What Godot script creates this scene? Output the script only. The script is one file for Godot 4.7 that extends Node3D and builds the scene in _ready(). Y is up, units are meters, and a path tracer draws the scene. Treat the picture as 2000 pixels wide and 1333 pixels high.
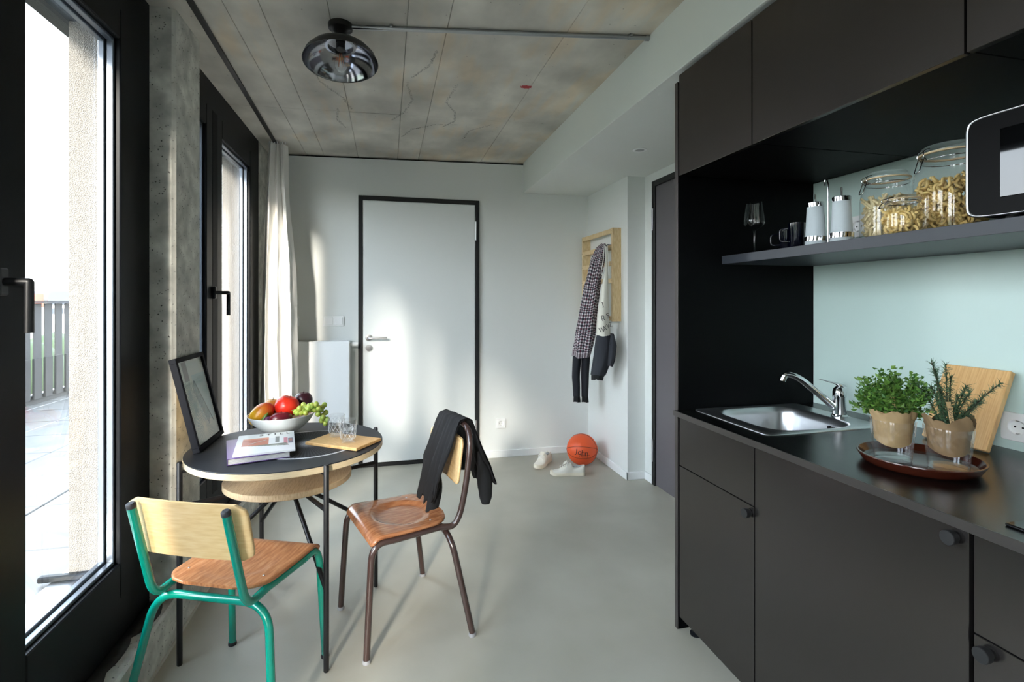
extends Node3D
# A studio kitchen with a window wall on the left, dining table, back door and dark kitchen on the right.
# Distances: x to the right, y up, depth d = -z away from the camera.

const CEIL_L := 2.42      # ceiling height at x = -0.785
const CEIL_SLOPE := 0.0235
var M := {}
var taken := {}

# ------------------------------------------------------------------ mesh builder
class MB:
	var P := PackedVector3Array()
	var U := PackedVector2Array()
	var G := PackedInt32Array()
	var C := PackedColorArray()
	var col := Color(1, 1, 1)
	var use_col := false
	var xf := Transform3D.IDENTITY
	var gid := 1
	func tri(a: Vector3, b: Vector3, c: Vector3, ua := Vector2.ZERO, ub := Vector2.ZERO, uc := Vector2.ZERO, g := -1) -> void:
		P.append(xf * a); P.append(xf * b); P.append(xf * c)
		U.append(ua); U.append(ub); U.append(uc)
		G.append(g)
		C.append(col); C.append(col); C.append(col)
	func quad(a: Vector3, b: Vector3, c: Vector3, d: Vector3, g := -1) -> void:
		tri(a, b, c, Vector2(0, 1), Vector2(0, 0), Vector2(1, 0), g)
		tri(a, c, d, Vector2(0, 1), Vector2(1, 0), Vector2(1, 1), g)
	func out(pts: Array, from: Vector3) -> void:      # convex polygon turned away from a point
		var a: Vector3 = pts[0]; var b: Vector3 = pts[1]; var c: Vector3 = pts[2]
		var n := (a - c).cross(a - b)
		var mid := Vector3.ZERO
		for p in pts: mid += p
		mid /= pts.size()
		var q := pts.duplicate()
		if n.dot(mid - from) < 0: q.reverse()
		for i in range(1, q.size() - 1): tri(q[0], q[i], q[i + 1])
	func box(c: Vector3, s: Vector3, b := 0.0) -> void:
		var h := s * 0.5
		b = min(b, min(h.x, min(h.y, h.z)) * 0.9)
		if b <= 0.0:
			for ax in 3:
				for sg in [-1.0, 1.0]:
					var pts := []
					for q in [[-1, -1], [-1, 1], [1, 1], [1, -1]]:
						var v := Vector3.ZERO
						v[ax] = sg * h[ax]; v[(ax + 1) % 3] = q[0] * h[(ax + 1) % 3]; v[(ax + 2) % 3] = q[1] * h[(ax + 2) % 3]
						pts.append(c + v)
					out(pts, c)
			return
		for ax in 3:
			var e := (ax + 1) % 3
			var f := (ax + 2) % 3
			for sg in [-1.0, 1.0]:
				var pts := []
				for q in [[-1, -1], [-1, 1], [1, 1], [1, -1]]:
					var v := Vector3.ZERO
					v[ax] = sg * h[ax]; v[e] = q[0] * (h[e] - b); v[f] = q[1] * (h[f] - b)
					pts.append(c + v)
				out(pts, c)
				for s2 in [-1.0, 1.0]:            # edge strips between faces ax and e
					var pe := []
					for k in [-1.0, 1.0]:
						var v1 := Vector3.ZERO
						v1[ax] = sg * h[ax]; v1[e] = s2 * (h[e] - b); v1[f] = k * (h[f] - b)
						var v2 := Vector3.ZERO
						v2[ax] = sg * (h[ax] - b); v2[e] = s2 * h[e]; v2[f] = k * (h[f] - b)
						if k < 0: pe.append(c + v1); pe.append(c + v2)
						else: pe.append(c + v2); pe.append(c + v1)
					out(pe, c)
		for x in [-1.0, 1.0]:
			for y in [-1.0, 1.0]:
				for z in [-1.0, 1.0]:
					out([c + Vector3(x * h.x, y * (h.y - b), z * (h.z - b)), c + Vector3(x * (h.x - b), y * h.y, z * (h.z - b)), c + Vector3(x * (h.x - b), y * (h.y - b), z * h.z)], c)
	func span(x0: float, x1: float, y0: float, y1: float, d0: float, d1: float, b := 0.0) -> void:
		box(Vector3((x0 + x1) / 2, (y0 + y1) / 2, -(d0 + d1) / 2), Vector3(absf(x1 - x0), absf(y1 - y0), absf(d1 - d0)), b)
	func rows(r: Array, closed := true, cap0 := false, cap1 := false, groups := []) -> void:
		var m := r.size()
		var n: int = r[0].size()
		var T := PackedVector3Array(); var TU := PackedVector2Array(); var TG := PackedInt32Array()
		var last := n if closed else n - 1
		for j in m - 1:
			var g: int = gid if groups.is_empty() else groups[j]
			for i in last:
				var k := (i + 1) % n
				var a: Vector3 = r[j][i]; var b: Vector3 = r[j][k]; var c: Vector3 = r[j + 1][k]; var d: Vector3 = r[j + 1][i]
				var u0 := float(i) / last; var u1 := float(i + 1) / last
				var v0 := float(j) / (m - 1); var v1 := float(j + 1) / (m - 1)
				if a.distance_squared_to(b) > 1e-14:
					T.append_array([a, b, c]); TU.append_array([Vector2(u0, v0), Vector2(u1, v0), Vector2(u1, v1)]); TG.append(g)
				if c.distance_squared_to(d) > 1e-14:
					T.append_array([a, c, d]); TU.append_array([Vector2(u0, v0), Vector2(u1, v1), Vector2(u0, v1)]); TG.append(g)
		for e in 2:
			if (e == 0 and cap0) or (e == 1 and cap1):
				var q: PackedVector3Array = r[0] if e == 0 else r[m - 1]
				var mid := Vector3.ZERO
				for p in q: mid += p
				mid /= n
				for i in n:
					var k := (i + 1) % n
					if e == 0: T.append_array([mid, q[k], q[i]])
					else: T.append_array([mid, q[i], q[k]])
					TU.append_array([Vector2(.5, .5), Vector2(.5, .5), Vector2(.5, .5)]); TG.append(-1)
		var cen := Vector3.ZERO
		for p in T: cen += p
		cen /= max(1, T.size())
		var vol := 0.0
		for i in range(0, T.size(), 3): vol += (T[i] - cen).dot((T[i + 1] - cen).cross(T[i + 2] - cen))
		for i in range(0, T.size(), 3):
			var t := i / 3
			if vol > 0: tri(T[i], T[i + 2], T[i + 1], TU[i], TU[i + 2], TU[i + 1], TG[t])
			else: tri(T[i], T[i + 1], T[i + 2], TU[i], TU[i + 1], TU[i + 2], TG[t])
		gid += 1
	func lathe(prof: Array, seg := 32, at := Vector3.ZERO, sx := 1.0, sz := 1.0) -> void:
		# prof: Vector2(radius, height) list; closed solid when radii end at 0
		var r := []; var groups := []
		var g := gid
		for j in prof.size():
			var row := PackedVector3Array()
			for i in seg:
				var a := TAU * i / seg
				row.append(at + Vector3(cos(a) * prof[j].x * sx, prof[j].y, sin(a) * prof[j].x * sz))
			r.append(row)
			if j > 0 and j < prof.size() - 1:
				groups.append(g)
				var u: Vector2 = (prof[j] - prof[j - 1]); var w: Vector2 = (prof[j + 1] - prof[j])
				if u.length() > 1e-6 and w.length() > 1e-6 and absf(u.angle_to(w)) > 0.6: g += 1
			elif j > 0: groups.append(g)
		gid = g + 1
		rows(r, true, false, false, groups)
		gid = g + 2
	func tube(path: Array, rad, seg := 10, cap := true) -> void:
		var r := []
		var n := path.size()
		var t0: Vector3 = (path[1] - path[0]).normalized()
		var nrm := t0.cross(Vector3.UP if absf(t0.y) < 0.9 else Vector3.RIGHT).normalized()
		for j in n:
			var t: Vector3
			if j == 0: t = (path[1] - path[0]).normalized()
			elif j == n - 1: t = (path[n - 1] - path[n - 2]).normalized()
			else: t = ((path[j + 1] - path[j]).normalized() + (path[j] - path[j - 1]).normalized()).normalized()
			nrm = (nrm - t * nrm.dot(t)).normalized()
			var bn := t.cross(nrm)
			var row := PackedVector3Array()
			var ra: float = rad[j] if rad is Array else rad
			for i in seg:
				var a := TAU * i / seg
				row.append(path[j] + (nrm * cos(a) + bn * sin(a)) * ra)
			r.append(row)
		rows(r, true, cap, cap)
	func ball(c: Vector3, rad: Vector3, seg := 16, ring := 10, basis := Basis.IDENTITY) -> void:
		var r := []
		for j in ring + 1:
			var t := PI * j / ring
			var row := PackedVector3Array()
			for i in seg:
				var a := TAU * i / seg
				row.append(c + basis * Vector3(sin(t) * cos(a) * rad.x, cos(t) * rad.y, sin(t) * sin(a) * rad.z))
			r.append(row)
		rows(r, true)
	func prism(poly: Array, up: Vector3, at := Vector3.ZERO, ex := Vector3.RIGHT, ey := Vector3.UP) -> void:
		var a := PackedVector3Array(); var b := PackedVector3Array()
		for p in poly:
			a.append(at + ex * p.x + ey * p.y); b.append(at + ex * p.x + ey * p.y + up)
		rows([a, b], true, true, true, [-1])
	func mesh() -> ArrayMesh:
		var st := SurfaceTool.new()
		st.begin(Mesh.PRIMITIVE_TRIANGLES)
		for i in P.size():
			st.set_smooth_group(G[i / 3])
			st.set_uv(U[i])
			if use_col: st.set_color(C[i])
			st.add_vertex(P[i])
		st.generate_normals()
		st.index()
		return st.commit()

func V(x: float, y: float, d: float) -> Vector3: return Vector3(x, y, -d)

func fillet(pts: Array, r: float, n := 6) -> Array:
	var o := [pts[0]]
	for i in range(1, pts.size() - 1):
		var a: Vector3 = pts[i - 1]; var b: Vector3 = pts[i]; var c: Vector3 = pts[i + 1]
		var ra: float = min(r, a.distance_to(b) * 0.49); var rc: float = min(r, c.distance_to(b) * 0.49)
		var p := b + (a - b).normalized() * ra; var q := b + (c - b).normalized() * rc
		for k in n + 1:
			var t := float(k) / n
			o.append(p.lerp(b, t).lerp(b.lerp(q, t), t))
	o.append(pts[pts.size() - 1])
	return o

func numbered(n: String) -> String:
	if not taken.has(n):
		taken[n] = 0
		return n
	taken[n] += 1
	return "%s_%03d" % [n, taken[n]]

func thing(called: String, label: String, category: String, at := Vector3.ZERO, turn := 0.0, group := "") -> Node3D:
	var o := Node3D.new()
	o.name = numbered(called)
	add_child(o)
	o.position = at
	o.rotation.y = turn
	o.set_meta("label", label); o.set_meta("category", category)
	if group: o.set_meta("group", group)
	return o

func struct(called: String) -> Node3D:
	var o := Node3D.new()
	o.name = numbered(called)
	add_child(o)
	o.set_meta("kind", "structure")
	return o

func part(parent: Node3D, called: String, mb, mat: Material, label := "") -> MeshInstance3D:
	var o := MeshInstance3D.new()
	o.name = called
	o.mesh = mb.mesh() if mb is MB else mb
	o.material_override = mat
	o.cast_shadow = GeometryInstance3D.SHADOW_CASTING_SETTING_ON
	parent.add_child(o, true)
	if label: o.set_meta("label", label)
	return o

func single(called: String, mb, mat: Material, label: String, category: String, group := "") -> MeshInstance3D:
	var o := part(self, numbered(called), mb, mat)
	o.set_meta("label", label); o.set_meta("category", category)
	if group: o.set_meta("group", group)
	return o

func slab(called: String, mb, mat: Material) -> MeshInstance3D:
	var o := part(self, numbered(called), mb, mat)
	o.set_meta("kind", "structure")
	return o

# ------------------------------------------------------------------ materials
func mt(color: Color, rough := 0.6, metal := 0.0) -> StandardMaterial3D:
	var m := StandardMaterial3D.new()
	m.albedo_color = color; m.roughness = rough; m.metallic = metal
	return m

func c8(r: float, g: float, b: float) -> Color: return Color(r / 255.0, g / 255.0, b / 255.0)

func noise_img(size: int, freq: float, oct: int, sd: int, kind := FastNoiseLite.TYPE_SIMPLEX_SMOOTH) -> PackedByteArray:
	var n := FastNoiseLite.new()
	n.seed = sd; n.frequency = freq; n.noise_type = kind
	n.fractal_type = FastNoiseLite.FRACTAL_FBM; n.fractal_octaves = oct
	var im := n.get_seamless_image(size, size)
	im.convert(Image.FORMAT_L8)
	return im.get_data()

func ramp(data: PackedByteArray, size: int, stops: Array) -> ImageTexture:
	# stops: [[position, Color], ...] from dark to light of the noise
	var g := Gradient.new()
	var off := PackedFloat32Array(); var cols := PackedColorArray()
	for s in stops: off.append(s[0]); cols.append(s[1])
	g.offsets = off; g.colors = cols
	var lut := []
	for i in 256:
		var c := g.sample(i / 255.0)
		lut.append([int(c.r * 255), int(c.g * 255), int(c.b * 255)])
	var o := PackedByteArray(); o.resize(size * size * 3)
	for i in size * size:
		var e: Array = lut[data[i]]
		o[i * 3] = e[0]; o[i * 3 + 1] = e[1]; o[i * 3 + 2] = e[2]
	var im := Image.create_from_data(size, size, false, Image.FORMAT_RGB8, o)
	return ImageTexture.create_from_image(im)

func textured(tex: Texture2D, rough: float, scale: Vector3, world := false, height: Texture2D = null, hs := 0.0) -> StandardMaterial3D:
	var m := StandardMaterial3D.new()
	m.albedo_texture = tex
	m.roughness = rough
	m.uv1_triplanar = true
	m.uv1_world_triplanar = world
	m.uv1_scale = scale
	if height:
		m.heightmap_enabled = true
		m.heightmap_texture = height
		m.heightmap_scale = hs
	return m

func glass(tint := Color(1, 1, 1), alpha := 0.06) -> StandardMaterial3D:
	var m := StandardMaterial3D.new()
	m.albedo_color = Color(tint.r, tint.g, tint.b, alpha)
	m.transparency = BaseMaterial3D.TRANSPARENCY_ALPHA
	m.roughness = 0.02
	m.cull_mode = BaseMaterial3D.CULL_DISABLED
	return m

func make_materials() -> void:
	var S := 512
	var fine := noise_img(S, 0.012, 5, 11)
	var blot := noise_img(S, 0.006, 4, 23)
	var grain := noise_img(S, 0.02, 4, 37)
	# concrete with pores
	var con := PackedByteArray(); con.resize(S * S * 3)
	var rng := RandomNumberGenerator.new(); rng.seed = 5
	for i in S * S:
		var v := 0.76 + (fine[i] - 128) / 255.0 * 0.20 + (blot[i] - 128) / 255.0 * 0.16
		v = clampf(v, 0.2, 0.9)
		con[i * 3] = int(v * 255 * 0.99); con[i * 3 + 1] = int(v * 255 * 0.985); con[i * 3 + 2] = int(v * 255 * 0.94)
	var hgt := PackedByteArray(); hgt.resize(S * S)
	for i in S * S: hgt[i] = clampi(int(150 + (fine[i] - 128) * 0.5), 0, 255)
	for k in 420:
		var cx := rng.randi_range(0, S - 1); var cy := rng.randi_range(0, S - 1)
		var r := 1 if rng.randf() < 0.8 else 2
		for y in range(-r, r + 1):
			for x in range(-r, r + 1):
				if x * x + y * y <= r * r:
					var i := ((cy + y + S) % S) * S + (cx + x + S) % S
					for c in 3: con[i * 3 + c] = int(con[i * 3 + c] * 0.45)
					hgt[i] = 30
	var con_t := ImageTexture.create_from_image(Image.create_from_data(S, S, false, Image.FORMAT_RGB8, con))
	var hgt_t := ImageTexture.create_from_image(Image.create_from_data(S, S, false, Image.FORMAT_L8, hgt))
	M.concrete = textured(con_t, 0.85, Vector3(1.6, 1.6, 1.6), true, hgt_t, 0.35)
	# floor: poured screed
	M.floor = textured(ramp(blot, S, [[0.0, c8(164, 160, 145)], [0.5, c8(172, 168, 154)], [1.0, c8(179, 176, 162)]]), 0.42, Vector3(0.5, 0.5, 0.5), true)
	# painted walls
	M.wall = mt(c8(226, 229, 226), 0.75)
	M.bulk = mt(c8(226, 229, 224), 0.8)
	M.trim = mt(c8(236, 238, 237), 0.5)
	M.mint = mt(c8(196, 217, 211), 0.35)
	M.gap = mt(c8(14, 14, 15), 0.9)
	M.frame = mt(c8(18, 20, 23), 0.4)
	M.bead = mt(c8(104, 112, 122), 0.34, 0.6)
	M.gasket = mt(c8(20, 21, 23), 0.6)
	M.pane = glass(Color(0.05, 0.06, 0.06), 0.02)
	M.blackmetal = mt(c8(19, 20, 23), 0.42)
	M.darkmetal = mt(c8(26, 24, 23), 0.35, 0.3)
	M.chrome = mt(c8(214, 216, 218), 0.07, 1.0)
	M.steel = mt(c8(196, 198, 200), 0.3, 1.0)
	M.bowlmirror = mt(c8(150, 150, 154), 0.12, 1.0)
	M.galv = mt(c8(168, 170, 172), 0.28, 1.0)
	M.white = mt(c8(238, 239, 238), 0.4)
	M.radiator = mt(c8(238, 240, 240), 0.35)
	M.doorwhite = mt(c8(228, 232, 230), 0.45)
	M.doorblack = mt(c8(15, 16, 18), 0.5)
	M.doorgrey = mt(c8(96, 92, 96), 0.45)
	M.cab = mt(c8(82, 78, 76), 0.25, 0.88)
	M.cabedge = mt(c8(90, 86, 84), 0.34, 0.8)
	M.carcass = mt(c8(11, 11, 12), 0.5)
	M.top = mt(c8(10, 11, 11), 0.25)
	M.niche = mt(c8(6, 7, 8), 0.45)
	M.shelf = mt(c8(52, 56, 63), 0.45)
	M.knob = mt(c8(20, 20, 21), 0.55)
	M.blackglass = mt(c8(8, 8, 9), 0.06)
	M.cable = mt(c8(12, 12, 12), 0.7)
	# wood
	M.birch = textured(ramp(grain, S, [[0.0, c8(222, 182, 124)], [0.5, c8(234, 199, 144)], [1.0, c8(242, 213, 164)]]), 0.42, Vector3(1.0, 7.0, 3.0))
	M.seat = textured(ramp(grain, S, [[0.0, c8(122, 76, 48)], [0.45, c8(158, 104, 70)], [1.0, c8(192, 142, 104)]]), 0.2, Vector3(6.0, 3.0, 1.0))
	M.seatworn = textured(ramp(grain, S, [[0.0, c8(150, 92, 56)], [0.5, c8(184, 122, 78)], [1.0, c8(208, 156, 114)]]), 0.42, Vector3(6.0, 3.0, 1.0))
	M.ply = textured(ramp(grain, S, [[0.0, c8(214, 188, 148)], [0.5, c8(228, 206, 168)], [1.0, c8(236, 218, 186)]]), 0.5, Vector3(2.0, 30.0, 2.0))
	M.ash = textured(ramp(grain, S, [[0.0, c8(190, 164, 126)], [0.4, c8(214, 190, 152)], [1.0, c8(228, 208, 174)]]), 0.5, Vector3(14.0, 4.0, 1.2))
	M.bamboo = textured(ramp(grain, S, [[0.0, c8(196, 148, 92)], [0.5, c8(214, 170, 112)], [1.0, c8(226, 188, 132)]]), 0.45, Vector3(3.0, 0.7, 16.0))
	M.pine = textured(ramp(grain, S, [[0.0, c8(206, 176, 128)], [0.5, c8(222, 196, 150)], [1.0, c8(232, 210, 170)]]), 0.55, Vector3(6.0, 1.5, 6.0))
	M.laminate = mt(c8(33, 36, 41), 0.5)
	M.green = mt(c8(8, 142, 120), 0.22); M.green.clearcoat_enabled = true; M.green.clearcoat = 0.6; M.green.clearcoat_roughness = 0.1
	M.brown = mt(c8(62, 46, 43), 0.2); M.brown.clearcoat_enabled = true; M.brown.clearcoat = 0.6; M.brown.clearcoat_roughness = 0.1
	for k in [M.niche, M.carcass, M.frame, M.gasket]: k.metallic_specular = 0.22
	M.rubber = mt(c8(40, 40, 44), 0.6)
	M.glide = mt(c8(150, 152, 156), 0.35)
	# cloth
	M.curtain = mt(c8(232, 230, 225), 0.9); M.curtain.backlight_enabled = true; M.curtain.backlight = Color(0.35, 0.34, 0.31)
	M.blackcloth = mt(c8(17, 18, 21), 0.95)
	M.navy = mt(c8(27, 29, 36), 0.95)
	M.charcoal = mt(c8(48, 51, 58), 0.95)
	M.cream = mt(c8(222, 220, 208), 0.95)
	M.lace = mt(c8(232, 232, 226), 0.8)
	M.ceramic = mt(c8(226, 230, 229), 0.22)
	M.bowlin = mt(c8(176, 126, 60), 0.4)
	M.drinkglass = glass(Color(0.05, 0.07, 0.07), 0.03)
	M.water = glass(Color(0.05, 0.07, 0.08), 0.03)
	M.blueglass = glass(Color(0.004, 0.008, 0.06), 0.8)
	M.frost = glass(Color(0.86, 0.9, 0.92), 0.72); M.frost.roughness = 0.6
	M.paper = mt(c8(164, 138, 100), 0.85)
	M.paperdark = mt(c8(128, 104, 74), 0.85)
	M.stake = mt(c8(200, 168, 122), 0.7)
	M.ink = mt(c8(26, 24, 24), 0.7)
	M.tray = mt(c8(62, 26, 16), 0.16)
	M.pasta = mt(c8(226, 196, 128), 0.6)
	M.penne = mt(c8(232, 216, 170), 0.6)
	M.orange = mt(c8(232, 92, 46), 0.5)
	M.seam = mt(c8(70, 28, 20), 0.6)
	M.sneaker = mt(c8(226, 222, 210), 0.75)
	M.sole = mt(c8(232, 224, 204), 0.6)
	M.lining = mt(c8(168, 172, 172), 0.9)
	M.paperwhite = mt(c8(236, 236, 234), 0.6)
	M.purple = mt(c8(104, 78, 138), 0.3)
	M.bulb = glass(Color(0.2, 0.15, 0.1), 0.03)
	M.filament = mt(c8(206, 120, 74), 0.4, 0.6)
	# outside
	var st_n := noise_img(S, 0.16, 2, 71)
	var st_h := ImageTexture.create_from_image(Image.create_from_data(S, S, false, Image.FORMAT_L8, st_n))
	M.stucco = textured(ramp(st_n, S, [[0.0, c8(92, 89, 84)], [0.5, c8(108, 105, 100)], [1.0, c8(118, 115, 110)]]), 0.95, Vector3(2.6, 2.6, 2.6), true, st_h, 0.4)
	M.paving = textured(ramp(blot, S, [[0.0, c8(62, 61, 59)], [0.5, c8(74, 73, 71)], [1.0, c8(86, 84, 81)]]), 0.5, Vector3(1.2, 1.2, 1.2), true)
	M.fence = textured(ramp(grain, S, [[0.0, c8(28, 28, 28)], [0.5, c8(34, 34, 34)], [1.0, c8(42, 41, 40)]]), 0.8, Vector3(6, 1, 6))
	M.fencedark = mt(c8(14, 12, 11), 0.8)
	M.roof = mt(c8(128, 66, 50), 0.9)
	M.slate = mt(c8(66, 72, 82), 0.8)
	M.housewall = mt(c8(150, 148, 144), 0.9)
	M.hedge = mt(c8(44, 60, 30), 0.95)
	M.field = mt(c8(92, 98, 80), 0.95)
	M.bitumen = textured(ramp(fine, S, [[0.0, c8(18, 18, 20)], [0.6, c8(30, 30, 33)], [1.0, c8(56, 55, 54)]]), 0.7, Vector3(3, 3, 3), true)

# ------------------------------------------------------------------ start
func _ready() -> void:
	# camera: level, lens shifted down, turned 13.7 degrees to the right of the room's axis
	var cam := Camera3D.new()
	cam.name = "camera"
	add_child(cam)
	cam.position = Vector3(0, 1.3, 0)
	cam.rotation.y = -atan(0.244)
	cam.keep_aspect = Camera3D.KEEP_HEIGHT
	cam.set_frustum(0.05 * 1.333, Vector2(0, -0.05 * 0.0775), 0.05, 400.0)
	cam.current = true
	# sky
	var env := Environment.new()
	env.background_mode = Environment.BG_SKY
	var sky := Sky.new()
	var sm := ProceduralSkyMaterial.new()
	sm.sky_top_color = c8(186, 206, 226)
	sm.sky_horizon_color = c8(232, 238, 240)
	sm.sky_curve = 0.25
	sm.ground_bottom_color = c8(120, 118, 112)
	sm.ground_horizon_color = c8(190, 196, 200)
	sm.sun_angle_max = 34.0
	sm.sun_curve = 0.12
	sm.energy_multiplier = SKY_E
	var cn := FastNoiseLite.new()
	cn.seed = 9; cn.frequency = 0.006; cn.fractal_octaves = 5
	var ci := cn.get_seamless_image(1024, 512)
	ci.convert(Image.FORMAT_L8)
	var cd := ci.get_data()
	var co := PackedByteArray(); co.resize(1024 * 512 * 4)
	for i in 1024 * 512:
		var a := clampf((cd[i] / 255.0 - 0.5) * 3.2, 0.0, 1.0)
		co[i * 4] = 255; co[i * 4 + 1] = 255; co[i * 4 + 2] = 255; co[i * 4 + 3] = int(a * 255)
	sm.sky_cover = ImageTexture.create_from_image(Image.create_from_data(1024, 512, false, Image.FORMAT_RGBA8, co))
	sm.sky_cover_modulate = Color(0.45, 0.45, 0.45)
	sky.sky_material = sm
	env.sky = sky
	env.ambient_light_source = Environment.AMBIENT_SOURCE_SKY
	env.tonemap_mode = Environment.TONE_MAPPER_LINEAR
	env.tonemap_exposure = EXPOSURE
	env.sdfgi_enabled = true
	env.ssao_enabled = true
	env.ssil_enabled = true
	var we := WorldEnvironment.new()
	we.name = "environment"
	we.environment = env
	add_child(we)
	# low hazy sun, grazing along the window wall from behind the camera
	var sun := DirectionalLight3D.new()
	sun.name = "sun"
	add_child(sun)
	sun.look_at_from_position(Vector3.ZERO, Vector3(0.335, -0.33, -0.95), Vector3.UP)
	sun.light_color = Color(1.0, 0.97, 0.92)
	sun.light_energy = SUN_E
	sun.light_angular_distance = 9.0
	sun.shadow_enabled = true
	make_materials()
	shell()
	windows()
	doors()
	outside()
	kitchen()
	dining()
	wall_things()
	table_things()
	shelf_things()
	counter_things()
	floor_things()

const SKY_E := 3.0
const SUN_E := 0.9
const EXPOSURE := 6.2

# ------------------------------------------------------------------ the room
func ceil_y(x: float) -> float: return CEIL_L + (x + 0.785) * CEIL_SLOPE

func ceiling_texture() -> ImageTexture:
	# covers x from -1.1 to 1.9 (3 m) and depth from -2.8 to 4.4 (7.2 m)
	var W := 768; var H := 1843
	var n1 := FastNoiseLite.new(); n1.seed = 3; n1.frequency = 0.011; n1.fractal_octaves = 5
	var n2 := FastNoiseLite.new(); n2.seed = 8; n2.frequency = 0.02; n2.fractal_octaves = 4
	var n3 := FastNoiseLite.new(); n3.seed = 15; n3.frequency = 0.0045; n3.fractal_octaves = 3
	var o := PackedByteArray(); o.resize(W * H * 3)
	for y in H:
		for x in W:
			var a := n1.get_noise_2d(x, y * 0.8)
			var b := n2.get_noise_2d(x * 2.2, y * 0.28)
			var c := n3.get_noise_2d(x * 0.8 + 500.0, y)
			var v := 0.775 + a * 0.11 + b * 0.018 + c * 0.11
			var br := clampf(n3.get_noise_2d(x * 1.5 - 900.0, y * 1.2) * 1.6 + b * 0.9 + (x - 420.0) / 900.0, 0.0, 0.9)
			var i := (y * W + x) * 3
			o[i] = clampi(int(255 * v * (1.0 + 0.015 * br)), 0, 255)
			o[i + 1] = clampi(int(255 * v * (0.976 - 0.035 * br)), 0, 255)
			o[i + 2] = clampi(int(255 * v * (0.925 - 0.09 * br)), 0, 255)
	var im := Image.create_from_data(W, H, false, Image.FORMAT_RGB8, o)
	var rng := RandomNumberGenerator.new(); rng.seed = 77
	# hairline cracks: [x, d] polylines
	for line in [
		[[-0.36, 2.62], [-0.33, 2.80], [-0.24, 2.98], [-0.20, 3.16]],
		[[0.10, 2.72], [0.14, 2.95], [0.10, 3.15], [0.03, 3.30]],
		[[0.36, 2.70], [0.33, 2.95], [0.40, 3.10], [0.42, 3.25], [0.35, 3.38]],
		[[0.20, 3.42], [0.30, 3.34], [0.44, 3.32]],
		[[0.10, 3.62], [0.16, 3.45], [0.21, 3.42]],
		[[0.52, 3.60], [0.54, 3.42], [0.66, 3.28]],
		[[-0.28, 3.15], [-0.30, 3.35], [-0.26, 3.50]],
		[[0.22, 2.35], [0.20, 2.50], [0.12, 2.66]]]:
		for k in line.size() - 1:
			var p := Vector2(line[k][0], line[k][1]); var q := Vector2(line[k + 1][0], line[k + 1][1])
			for t in 90:
				var s := p.lerp(q, t / 90.0) + Vector2(rng.randf_range(-.006, .006), rng.randf_range(-.006, .006))
				var px := int((s.x + 1.1) / 3.0 * W); var py := int((s.y + 2.8) / 7.2 * H)
				if rng.randf() < 0.75 and px > 0 and px < W and py > 0 and py < H:
					im.set_pixel(px, py, im.get_pixel(px, py).darkened(rng.randf_range(0.15, 0.5)))
	# pits
	for k in 500:
		var px := rng.randi_range(1, W - 2); var py := rng.randi_range(1, H - 2)
		im.set_pixel(px, py, im.get_pixel(px, py).darkened(0.35))
	# red paint mark
	for y in range(-6, 7):
		for x in range(-9, 10):
			if pow(x / 8.0, 2) + pow(y / 5.0, 2) + rng.randf_range(-.25, .25) < 1.0:
				im.set_pixel(int((0.728 + 1.1) / 3.0 * W) + x, int((2.66 + 2.8) / 7.2 * H) + y, c8(168, 52, 56))
	return ImageTexture.create_from_image(im)

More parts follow.
